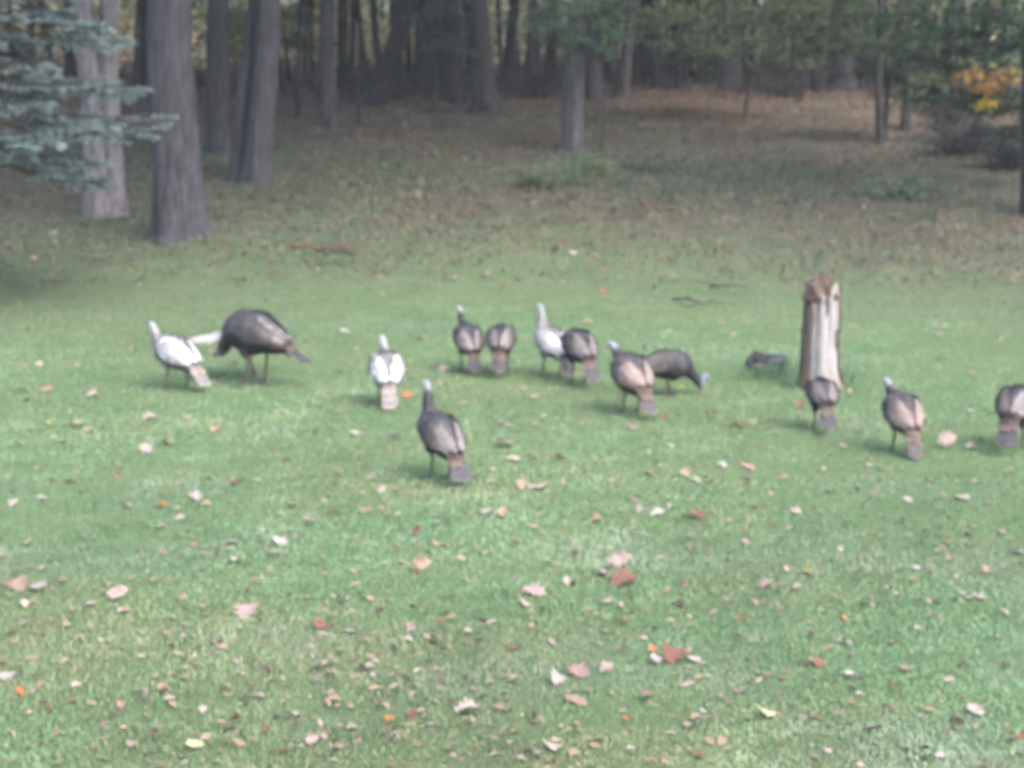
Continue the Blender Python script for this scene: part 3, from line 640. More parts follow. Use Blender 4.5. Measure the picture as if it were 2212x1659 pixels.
# ------------------------------------------------------------------ wild turkeys
POSE = {   # x forward, z up, half width, half height, sideways; tail root to bill
 'erect': [(-.25, .335, .035, .03, 0), (-.20, .365, .085, .07, 0), (-.12, .41, .13, .115, 0), (-.02, .455, .152, .142, 0), (.08, .505, .148, .145, 0), (.155, .56, .118, .12, 0), (.20, .625, .072, .078, 0),
           (.222, .69, .045, .05, 0), (.234, .755, .034, .037, 0), (.244, .81, .030, .032, 0), (.264, .848, .033, .035, 0), (.296, .860, .027, .028, 0), (.322, .855, .011, .012, 0)],
 'alert': [(-.25, .36, .035, .03, 0), (-.20, .385, .085, .07, 0), (-.12, .42, .13, .115, 0), (-.02, .455, .152, .145, 0), (.08, .49, .148, .147, 0), (.165, .53, .115, .12, 0), (.225, .58, .068, .075, 0),
           (.262, .635, .044, .05, 0), (.285, .69, .035, .037, 0), (.30, .735, .031, .033, 0), (.322, .768, .034, .036, 0), (.354, .778, .027, .028, 0), (.38, .772, .011, .012, 0)],
 'low': [(-.25, .36, .035, .03, 0), (-.20, .385, .088, .072, 0), (-.12, .42, .137, .12, 0), (-.02, .455, .16, .15, 0), (.08, .485, .155, .15, 0), (.165, .515, .12, .122, 0), (.235, .555, .07, .076, 0),
           (.278, .60, .046, .05, 0), (.305, .64, .036, .038, 0), (.325, .672, .032, .034, 0), (.348, .697, .035, .037, 0), (.38, .704, .028, .029, 0), (.405, .696, .011, .012, 0)],
 'hunch': [(-.25, .37, .035, .03, 0), (-.20, .39, .088, .072, 0), (-.12, .42, .137, .12, 0), (-.02, .45, .16, .15, 0), (.08, .475, .155, .15, 0), (.165, .495, .122, .122, 0), (.235, .525, .072, .076, 0),
           (.275, .555, .048, .05, 0), (.302, .585, .037, .038, 0), (.322, .61, .032, .034, 0), (.345, .632, .035, .037, 0), (.377, .638, .028, .029, 0), (.402, .63, .011, .012, 0)],
 'feed': [(-.27, .43, .035, .03, 0), (-.21, .445, .085, .07, 0), (-.12, .465, .13, .118, 0), (-.02, .475, .152, .147, 0), (.09, .465, .148, .147, 0), (.175, .435, .115, .12, 0), (.24, .375, .07, .076, 0),
          (.285, .30, .045, .05, 0), (.31, .225, .035, .037, 0), (.325, .16, .031, .033, 0), (.342, .115, .034, .036, 0), (.358, .082, .027, .028, 0), (.368, .052, .011, .012, 0)],
 'peck': [(-.27, .40, .035, .03, 0), (-.21, .425, .085, .07, 0), (-.12, .46, .13, .118, 0), (-.02, .48, .152, .147, 0), (.09, .475, .148, .147, 0), (.175, .45, .115, .12, 0), (.24, .405, .07, .076, 0),
          (.295, .36, .046, .05, 0), (.345, .31, .036, .038, 0), (.39, .265, .032, .034, 0), (.425, .242, .034, .036, 0), (.455, .222, .027, .028, 0), (.478, .205, .011, .012, 0)],
 'bow': [(-.28, .42, .035, .03, 0), (-.22, .44, .085, .07, 0), (-.12, .475, .135, .125, 0), (-.02, .50, .158, .16, 0), (.09, .495, .155, .162, 0), (.175, .465, .12, .13, 0), (.23, .42, .075, .08, 0),
         (.262, .37, .05, .054, 0), (.285, .33, .040, .042, 0), (.305, .30, .035, .036, 0), (.33, .285, .034, .036, 0), (.358, .27, .027, .028, 0), (.38, .256, .011, .012, 0)],
}
SCHEME = {
 'dark': dict(back=(.055, .055, .067), backtip=(.028, .027, .033), rump=(.075, .053, .047), rumptip=(.12, .08, .065), breast=(.036, .033, .038), belly=(.045, .038, .038), neck=(.034, .031, .036), head=(.19, .205, .235), leg=(.075, .058, .058),
              cov=(.082, .068, .064), covtip=(.15, .122, .108), bar1=(.20, .185, .19), bar2=(.085, .075, .076), tail=(.05, .047, .058), tail2=(.038, .036, .043), band=(.028, .027, .033), tip=(.085, .072, .066), tcov=(.085, .06, .055), tcovtip=(.19, .148, .12)),
 'smoke': dict(back=(.36, .35, .365), backtip=(.035, .033, .038), rump=(.33, .30, .295), rumptip=(.17, .15, .145), breast=(.24, .23, .245), belly=(.12, .112, .118), neck=(.21, .20, .215), head=(.20, .23, .26), leg=(.10, .078, .076),
               cov=(.42, .41, .425), covtip=(.32, .31, .33), bar1=(.54, .53, .54), bar2=(.42, .41, .425), tail=(.20, .175, .176), tail2=(.16, .14, .14), band=(.085, .075, .082), tip=(.28, .25, .235), tcov=(.27, .225, .205), tcovtip=(.37, .35, .34)),
}
SCHEME['rust'] = dict(SCHEME['dark'], rump=(.14, .098, .083), rumptip=(.20, .14, .115), cov=(.165, .125, .11), covtip=(.225, .175, .15), bar1=(.22, .18, .17), bar2=(.155, .12, .11), tail=(.07, .058, .065), tail2=(.055, .046, .05), tcov=(.105, .073, .064), back=(.075, .069, .077), backtip=(.045, .041, .046))
SCHEME['sooty'] = dict(SCHEME['dark'], cov=(.05, .044, .045), covtip=(.085, .072, .068), bar1=(.20, .185, .19), bar2=(.06, .054, .056), rump=(.085, .056, .05), back=(.042, .041, .05), backtip=(.022, .021, .026), head=(.15, .17, .20))
SCHEME['pale_tail'] = dict(SCHEME['sooty'], tail=(.33, .34, .36), tail2=(.29, .295, .31), band=(.25, .25, .265), tip=(.28, .18, .13), tcov=(.30, .30, .315), tcovtip=(.37, .37, .38), neck=(.33, .355, .385))

def turkey(label, px, py, heading, pose, scheme, sc=.85, tail_dn=48, pitch=0, stride=.0, side=0.0, fan=9, seed=0, neck_side=0.0, drop=.055, tail_len=1.0):
    r = np.random.default_rng(seed + 400); S = SCHEME[scheme]
    p = ground(px, py); e = empty('wild_turkey', p, R(heading)); e.scale = (sc, sc, sc)
    P0 = np.array(POSE[pose], float); P0[:10 if pose in ('feed', 'peck') else 13, 1] -= drop; ca, sa = math.cos(R(pitch)), math.sin(R(pitch))
    x, z = P0[:, 0].copy(), P0[:, 1] - .42; P0[:, 0] = x * ca - z * sa; P0[:, 1] = .42 + x * sa + z * ca
    P0[3:10, 2] *= [.96, .97, 1.02, .84, .96, 1.2, 1.2]; P0[2, 2] *= .97; P0[3:10, 3] *= [1.05, 1.06, 1.06, .86, .98, 1.2, 1.2]
    P0[:5, 0] = P0[:5, 0] * 1.16 - .012; P0[0, 2:4] = (.06, .045); P0[1, 2:4] = (.10, .082); P0[2, 2] *= 1.03
    P0[6:, 4] = np.linspace(0, 1, len(P0) - 6) ** 1.2 * neck_side
    D = spline(P0, 8); SPN = np.stack([D[:, 0], D[:, 4], D[:, 1]], 1); RY = D[:, 2]; RZ = D[:, 3]
    tg = np.gradient(SPN, axis=0); tg /= np.linalg.norm(tg, axis=1)[:, None]
    Sd = np.array([0, 1., 0]) - tg * tg[:, 1:2]; Sd /= np.linalg.norm(Sd, axis=1)[:, None]; Nn = np.cross(tg, Sd)
    al = np.concatenate([[0], np.cumsum(np.linalg.norm(np.diff(SPN, axis=0), axis=1))])
    Lb = al[5 * 8]; Ln = al[9 * 8]; Lh = al[-1]
    def surf(s, a, off=0.0, rmin=0.0):
        s = np.asarray(s, float); a = np.asarray(a, float); sc_ = np.clip(s, 0, Lh)
        g = lambda A: np.stack([np.interp(sc_, al, A[:, k]) for k in range(3)], -1)
        ry = np.maximum(np.interp(sc_, al, RY), rmin); rz = np.maximum(np.interp(sc_, al, RZ), rmin); P = g(SPN) + g(tg) * np.minimum(s, 0)[..., None]
        return P + g(Sd) * (np.sin(a) * (ry + off))[..., None] + g(Nn) * (np.cos(a) * (rz + off))[..., None]
    # ---- body, neck, head, legs and feet grown into one skin
    mb = MB(); th = np.linspace(0, 2 * np.pi, 22, endpoint=False); n = len(SPN)
    V = surf(np.repeat(al, 22), np.tile(th, n)); i = np.arange(n - 1)[:, None] * 22; j = np.arange(22)[None, :]; k = (j + 1) % 22
    Qd = np.stack([i + j, i + k, i + 22 + k, i + 22 + j], -1).reshape(-1, 4); V = np.vstack([V, SPN[0], SPN[-1]])
    tt = [[n * 22, (m + 1) % 22, m] for m in range(22)] + [[n * 22 + 1, (n - 1) * 22 + m, (n - 1) * 22 + (m + 1) % 22] for m in range(22)]
    mb.add(V, Qd, tt)
    legs = []
    for sg in (-1, 1):
        fx = stride * sg; hip = (-.03, sg * .07, .40); kn = (.02 + fx * .4, sg * .08, .29); hk = (-.035 + fx * .7, sg * .08, .205 + (.05 if stride and sg * stride < 0 else 0)); ft = (.005 + fx, sg * .078, .016)
        pts = np.array([hip, kn, hk, ft]); S_ = spline(pts, 6); v, q, t = tube(S_, np.interp(np.linspace(0, 3, len(S_)), [0, 1, 1.7, 2, 3], [.06, .05, .022, .0135, .012]), 12); mb.add(v, q, t); legs.append(S_[11:])
        for aa, l in ((0, .075), (.55, .065), (-.55, .065), (3.14, .035)):
            v, q, t = tube([ft, (ft[0] + math.cos(aa) * l * .55, ft[1] + math.sin(aa) * l * .55, .017), (ft[0] + math.cos(aa) * l, ft[1] + math.sin(aa) * l, .009)], [.0115, .010, .007], 8); mb.add(v, q, t)
    tmp = put('body_cage', mb.mesh('body_cage')); md = tmp.modifiers.new('remesh', 'REMESH'); md.mode = 'VOXEL'; md.voxel_size = .010; md.use_smooth_shade = True
    sm = tmp.modifiers.new('smooth', 'SMOOTH'); sm.factor = .5; sm.iterations = 3
    bpy.context.view_layer.update(); dg = bpy.context.evaluated_depsgraph_get(); me = bpy.data.meshes.new_from_object(tmp.evaluated_get(dg)); bpy.data.objects.remove(tmp, do_unlink=True); me.name = 'body'
    nv = len(me.vertices); co = np.zeros(nv * 3, np.float32); me.vertices.foreach_get('co', co); co = co.reshape(-1, 3)
    idx = np.argmin(((co[:, None, :] - SPN[None, ::2, :]) ** 2).sum(-1), 1) * 2; sv = al[np.minimum(idx, n - 1)]; rel = co - SPN[idx]; dors = (rel * Nn[idx]).sum(1) / (RZ[idx] + 1e-6)
    dl = np.min([np.sqrt(((co[:, None, :] - l[None]) ** 2).sum(-1)).min(1) for l in legs], 0); isleg = (dl < .03) & (co[:, 2] < .27) & ((rel ** 2).sum(1) > (RZ[idx] * 1.02) ** 2)
    mixv = lambda a, b, f: np.array(a) * (1 - f[:, None]) + np.array(b) * f[:, None]
    col = mixv(S['rump'], S['back'], np.clip((sv / Lb - .25) / .2, 0, 1)); col = mixv(S['belly'], col.mean(0), np.clip(dors * .6 + .5, 0, 1)) * .5 + col * .5
    fr = np.clip((sv - Lb) / (Ln - Lb) * 2, 0, 1); col = col * (1 - fr[:, None]) + np.array(S['neck']) * fr[:, None]
    fh = np.clip((sv - Ln + .02) / .03, 0, 1); col = col * (1 - fh[:, None]) + np.array(S['head']) * fh[:, None]
    col[isleg] = S['leg']; 
    at = me.color_attributes.get('Col') or me.color_attributes.new('Col', 'FLOAT_COLOR', 'POINT'); c4 = np.ones((nv, 4), np.float32); c4[:, :3] = col; at.data.foreach_set('color', c4.ravel())
    me.materials.clear(); me.materials.append(M_FEATHER); put('body', me, e)
    # ---- overlapping contour feathers
    def feather(mbx, s0, a0, L, W, lift, c0, c1, off=.002, rmin=.03, da=0.0, ntip=.8, bars=None, m=5):
        u = np.linspace(0, 1, m); wd = W * np.interp(u, [0, .45, .8, 1], [.6, 1, .78, .22])
        ss = s0 - L * u; rr = np.maximum(np.interp(np.clip(ss, 0, Lh), al, RY), .04)
        A = a0 + da * u; half = np.clip(wd * .5 / rr, 0, .8); o = off + lift * u
        Vv = np.stack([surf(ss, A - half, o, rmin), surf(ss, A, o + W * .07, rmin), surf(ss, A + half, o, rmin)], 1).reshape(-1, 3)
        q = []
        for b in range(m - 1):
            for cc in range(2): q.append([b * 3 + cc, b * 3 + cc + 1, b * 3 + cc + 4, b * 3 + cc + 3])
        if bars is None: f = np.clip((u - ntip) / (1 - ntip + 1e-6) * 1.2, 0, 1)
        else: f = r.random(m)
        cl_ = np.array(c0) * (1 - f[:, None]) + np.array(c1) * f[:, None]; cl_ = np.repeat(cl_, 3, 0) * r.uniform(.68, 1.35)
        mbx.add(Vv, q, c=np.clip(cl_, 0, 1))
    pl = MB(); s = .03
    while s < Ln - .03:
        rad = float(np.interp(s, al, (RY + RZ) / 2)); big = np.clip(rad / .14, .35, 1); cnt = max(7, int(2 * np.pi * rad / (.043 * big)))
        f = np.clip((s / Lb - .2) / .25, 0, 1); fn_ = np.clip((s - Lb) / (Ln - Lb), 0, 1)
        for m in range(cnt):
            a = (m + (.5 if int(s * 1000) % 2 else 0)) * 2 * np.pi / cnt + r.normal() * .06; a = (a + np.pi) % (2 * np.pi) - np.pi
            ven = np.clip((abs(a) - 1.5) / .8, 0, 1)
            c0 = np.array(S['rump']) * (1 - f) + np.array(S['back']) * f; c1 = np.array(S['rumptip']) * (1 - f) + np.array(S['backtip']) * f
            cb = np.array(S['belly']) * (1 - f) + np.array(S['breast']) * f; c0 = c0 * (1 - ven) + cb * ven; c1 = c1 * (1 - ven) + cb * .72 * ven
            dst = max(0, 1 - abs(a) / .5) * .6 * (scheme == 'smoke'); c0 = c0 * (1 - dst) + np.array([.12, .115, .125]) * dst; c0 = c0 * (1 - fn_) + np.array(S['neck']) * fn_; c1 = c1 * (1 - fn_) + np.array(S['neck']) * .7 * fn_
            feather(pl, s, a, (.066 + .012 * r.random()) * big, .056 * big, (.008 + .016 * r.random()) * big, c0 * r.uniform(.8, 1.25), c1, ntip=.5)
        s += .03 * big
    pl.build('plumage', M_FEATHER, e)
    # ---- folded wings
    for sg in (-1, 1):
        w = MB()
        ss, aa = np.meshgrid(np.linspace(.03, Lb * .86, 12), np.linspace(0, 1, 7), indexing='ij'); lo = np.interp(ss / Lb, [0, .5, .86], [.42, .52, .8]); hi = np.interp(ss / Lb, [0, .3, .65, .86], [.95, 1.55, 1.75, 1.3])
        Vv = surf(ss, sg * (lo + (hi - lo) * aa), .012, .05).reshape(-1, 3); q = [[b * 7 + c, b * 7 + c + 1, b * 7 + c + 8, b * 7 + c + 7] for b in range(11) for c in range(6)]; w.add(Vv, q, c=S['cov'])
        for kf in range(10):
            f = 1 - kf / 9
            feather(w, Lb * (.50 + .06 * math.sin(f * 3)), sg * (.50 + 1.22 * f), Lb * (.50 - .10 * f) + .035, .062, .004, np.array(S['bar1']) * (1 if f > .25 else .75), np.array(S['bar2']), off=.015 + .0022 * kf, rmin=.06, da=-sg * (.12 + .50 * f), bars=True, m=12)
        for row, (s0, ln_, k0) in enumerate(((.42, .085, 9), (.50, .085, 9), (.60, .075, 8), (.70, .065, 7), (.79, .055, 6), (.87, .05, 4))):
            for kf in range(k0):
                f = kf / (k0 - 1); lo1 = np.interp(s0, [0, .5, .87], [.42, .5, .85]); hi1 = np.interp(s0, [.3, .65, .87], [1.5, 1.75, 1.3])
                mixc = np.clip((s0 - .5) / .22 + r.normal() * .22, 0, 1) * (.95 if scheme != 'smoke' else .5)
                feather(w, Lb * s0, sg * (lo1 + (hi1 - lo1) * f), ln_ * r.uniform(1.1, 1.5), .058, .004 + .014 * r.random(), np.array(S['cov']) * (1 - mixc) + np.array(S['back']) * mixc, np.array(S['covtip']) * (1 - mixc) + np.array(S['backtip']) * mixc, off=.024 + .002 * row, rmin=.06, ntip=.55)
        w.build('wing', M_FEATHER, e)
    # ---- tail: folded fan of long feathers with banded tips, and shorter coverts above it
    tl = MB(); B = SPN[0] + tg[0] * .07
    def tfeather(ang, L, W, up, c_a, c_b, band, tip, dn, m=13, base_side=0.0):
        u = np.linspace(0, 1, m); dd = R(dn); d = np.array([-math.cos(dd), 0, -math.sin(dd)]); nrm = np.array([-math.sin(dd), 0, math.cos(dd)])
        sidev = np.array([0, 1., 0]); dirn = d * math.cos(ang) + sidev * math.sin(ang); cr = np.cross(dirn, nrm)
        ctr = B + sidev * base_side + dirn[None] * (u * L)[:, None] + nrm[None] * (up - .10 * L * (u - .35) ** 2)[:, None]
        wd = W * np.interp(u, [0, .25, .85, .97, 1], [.55, 1, .85, .65, .35])
        Vv = np.stack([ctr - cr * wd[:, None] * .5 - nrm * .004, ctr, ctr + cr * wd[:, None] * .5 - nrm * .004], 1).reshape(-1, 3); q = [[b * 3 + c, b * 3 + c + 1, b * 3 + c + 4, b * 3 + c + 3] for b in range(m - 1) for c in range(2)]
        cc = np.array([c_a if b % 2 else c_b for b in range(m)], float)
        if band is not None: cc[(u > .76) & (u < .9)] = band
        cc[u > .92] = tip
        tl.add(Vv, q, c=np.clip(np.repeat(cc, 3, 0) * r.uniform(.88, 1.12), 0, 1))
    for kf in range(14):
        f = (kf - 6.5) / 6.5; tfeather(R(fan) * f + r.normal() * .02, .33 * (1 - .10 * abs(f)) * r.uniform(.93, 1.04) * tail_len, .042, .006 - .010 * abs(f) + .0006 * kf, S['tail'], S['tail2'], S['band'], S['tip'], tail_dn, base_side=.036 * f)
    for kf in range(9):
        f = (kf - 4) / 4; tfeather(R(fan * 1.1) * f + r.normal() * .05, r.uniform(.14, .21) * (1 - .12 * abs(f)), .046, .022 - .014 * abs(f) + .0005 * kf, S['tcov'], np.array(S['tcov']) * .8, None, S['tcovtip'], tail_dn - 5, m=10, base_side=.046 * f)
    for kf in range(7):
        f = (kf - 3) / 3; tfeather(R(fan * 1.2) * f + r.normal() * .06, r.uniform(.08, .13) * (1 - .12 * abs(f)), .046, .036 - .018 * abs(f) + .0005 * kf, S['rump'], np.array(S['rump']) * .8, None, S['rumptip'], tail_dn - 12, m=8, base_side=.055 * f)
    tl.build('tail', M_FEATHER, e)
    # ---- bill, eyes
    hd = SPN[-1]; dr = tg[-1]; v, q, t = tube([hd - dr * .02, hd + dr * .012, hd + dr * .034 - Nn[-1] * .008], [.012, .009, .002], 8); MB().add(v, q, t, (.30, .24, .2)).build('beak', M_HORN, e)
    hi_ = 11 * 8 - 4
    for sg in (-1, 1):
        c = SPN[hi_] + Sd[hi_] * sg * (RY[hi_] - .001) + Nn[hi_] * .008; v, q, t = tube([c - Sd[hi_] * .006, c, c + Sd[hi_] * sg * .004], [.002, .006, .002], 8); MB().add(v, q, t, (.02, .015, .012)).build('eye', M_HORN, e)
    tag(e, label, 'turkey', 'wild turkeys feeding on the lawn')
    return e

turkey('white turkey walking left, leftmost bird of the flock', 380, 840, 146, 'low', 'smoke', .94, 42, 6, .09, seed=1, fan=10, drop=.07)
turkey('large dark turkey facing left with bowed head, beside the leftmost white turkey', 550, 830, 158, 'bow', 'sooty', 1.2, 28, 4, .06, seed=2, drop=.06, fan=10)
turkey('turkey hidden behind the large dark one, pale tail pointing left', 548, 812, 34, 'peck', 'pale_tail', .96, 6, -4, .05, seed=3, drop=-.06, fan=24, tail_len=1.45)
turkey('white turkey seen from behind, standing alone above the nearest dark turkey', 836, 874, 98, 'low', 'smoke', .90, 50, 8, 0, seed=4, neck_side=.03, drop=.08, fan=8)
turkey('nearest dark turkey with upright neck and pale head turned away', 950, 1034, 122, 'erect', 'dark', .89, 47, 6, .03, seed=5, fan=11)
turkey('dark turkey with raised white head, left of a headless-looking feeding one', 1010, 802, 106, 'alert', 'dark', .84, 52, 8, .03, seed=6, neck_side=.05, fan=6)
turkey('dark turkey feeding with hidden head, between two birds with raised heads', 1082, 808, 86, 'feed', 'dark', .86, 54, 10, 0, seed=7, fan=9)
turkey('white turkey with tall raised neck at the middle of the flock', 1190, 812, 122, 'erect', 'smoke', .86, 46, 4, .08, seed=8, fan=7)
turkey('dark turkey overlapping the long-necked white turkey, its head down', 1250, 830, 110, 'feed', 'dark', .93, 47, 14, 0, seed=9, fan=8)
turkey('reddish brown turkey with white head and long tail towards the viewer', 1362, 892, 113, 'hunch', 'rust', .98, 43, 8, .0, seed=10, neck_side=.06, drop=.075, fan=7)
turkey('dark turkey facing right with its low head stretched forward', 1446, 854, 8, 'peck', 'sooty', .86, 30, -4, .03, seed=11, drop=.13, fan=8)
turkey('small dark turkey feeding right in front of the stump', 1773, 928, 92, 'feed', 'dark', .78, 52, 8, 0, seed=12, fan=10)
turkey('dark turkey with pale wings standing right of the stump', 1946, 978, 102, 'hunch', 'rust', .88, 58, 12, .02, seed=13, neck_side=.06, drop=.06, fan=5)
turkey('dark turkey cut off by the right edge of the picture', 2192, 970, 64, 'feed', 'dark', .92, 50, 8, .03, seed=14, fan=10)


# ------------------------------------------------------------------ fallen leaves
def leaf_mesh(kind, seed):
    """thin curled blade: outline around a midrib, three rows across"""
    r = np.random.default_rng(seed); m = 17; u = np.linspace(0, 1, m)
    if kind == 'oak': wdt = (.10 + .26 * np.sin(np.pi * u ** .8)) * (1 + .48 * np.cos(2 * np.pi * u * 4.2)) + .01
    elif kind == 'maple': wdt = np.interp(u, [0, .1, .22, .3, .42, .5, .58, .66, .74, .84, .92, 1], [.02, .16, .42, .26, .30, .55, .28, .22, .34, .14, .09, .0]) 
    else: wdt = .27 * np.sin(np.pi * u) ** .75
    wl_ = wdt * r.uniform(.85, 1.15, m); wr_ = wdt * r.uniform(.85, 1.15, m)
    curl = r.uniform(.15, .5); arch = r.uniform(-.35, .45); tw = r.uniform(-.25, .25)
    V = []
    for k in range(m):
        x = u[k] - .5; z0 = arch * (.25 - x * x)
        for f in (-1, -.5, 0, .5, 1):
            w = (wl_ if f < 0 else wr_)[k] * f; V.append((x, w, z0 + curl * w * w * 2.2 + tw * x * w + .03 * math.sin(9 * u[k] + f * 2)))
    q = [[a * 5 + b, a * 5 + b + 1, a * 5 + b + 6, a * 5 + b + 5] for a in range(m - 1) for b in range(4)]
    mb = MB().add(V, q); v, qq, t = tube([(.5, 0, 0), (.62, .02, .02), (.75, .03, .0)], [.012, .009, .008], 4); mb.add(v, qq, t)
    return mb.mesh('fallen_leaf', M_FALLEN)
LM = {'oak': [leaf_mesh('oak', s) for s in range(4)], 'maple': [leaf_mesh('maple', s) for s in (11, 12)], 'plain': [leaf_mesh('plain', s) for s in (21, 22, 23)]}
LC = {'p': (.34, .265, .245), 't': (.30, .215, .16), 'r': (.165, .08, .058), 'o': (.34, .14, .05), 'y': (.33, .27, .08), 'w': (.33, .295, .28), 'b': (.085, .06, .046), 'k': (.27, .175, .165), 'g': (.40, .40, .23)}
LN = {'p': 'pale pinkish', 't': 'tan', 'r': 'rust red', 'o': 'orange', 'y': 'yellow', 'w': 'whitish', 'b': 'dark brown', 'k': 'dusty pink', 'g': 'pale yellow green'}
LK = {'oak': 'lobed', 'maple': 'pointed', 'plain': 'oval'}
named = {  # the ones that stand out, each told by its look and place
 (1345, 1262): 'large rust red curled leaf at the middle of the lawn', (1340, 1226): 'large pale leaf standing just behind the large rust red curled leaf', (1455, 1428): 'large rust leaf with whitish leaves on both sides, low on the right',
 (1505, 1120): 'oval rust leaf with pale edge, lawn right of centre', (255, 1300): 'upright pale pinkish leaf standing like a tent, lower left', (535, 1330): 'big pale folded leaf, lower left of centre', (693, 1357): 'rust red pointed leaf right of the big pale folded leaf',
 (355, 1095): 'bright orange leaf left of a whitish one', (425, 1080): 'whitish leaf just right of the bright orange leaf', (420, 1620): 'pale yellow green leaf near the bottom edge, left', (617, 1632): 'bright orange leaf on the bottom edge', (674, 1613): 'pale orange upright leaf next to the bright orange one at the bottom',
 (900, 1150): 'small rust red leaf below the nearest dark turkey', (912, 1235): 'upright tan leaf at the centre left of the lawn', (1090, 965): 'wide dusty pink leaf right of the nearest turkey tail', (1660, 1550): 'big pale yellow leaf below the right middle', (45, 1500): 'reddish orange leaf at the lower left edge', (15, 1468): 'long whitish leaf cut by the left edge',
 (1205, 1475): 'broad whitish leaf with a pink one above it, bottom middle', (1250, 1458): 'pink leaf lying just above the broad whitish one', (1595, 925): 'rust red leaf left of the turkey in front of the stump', (1305, 633): 'reddish leaf clump far up the lawn, middle', (2045, 968): 'pale orange leaf right of the right-hand standing turkey',
 (1620, 1015): 'pink pointed leaf on a bright patch of lawn, right of centre', (1155, 1285): 'pale pinkish lobed leaf left of the large rust red one', (1010, 1545): 'pale lobed leaf low in the middle of the lawn', (1245, 1520): 'tan ragged leaf under the broad whitish one', (1890, 1580): 'pale pinkish leaf low on the right', (2105, 1545): 'whitish leaf in the bottom right corner', (2200, 1605): 'orange leaf on the right edge, bottom corner',
}
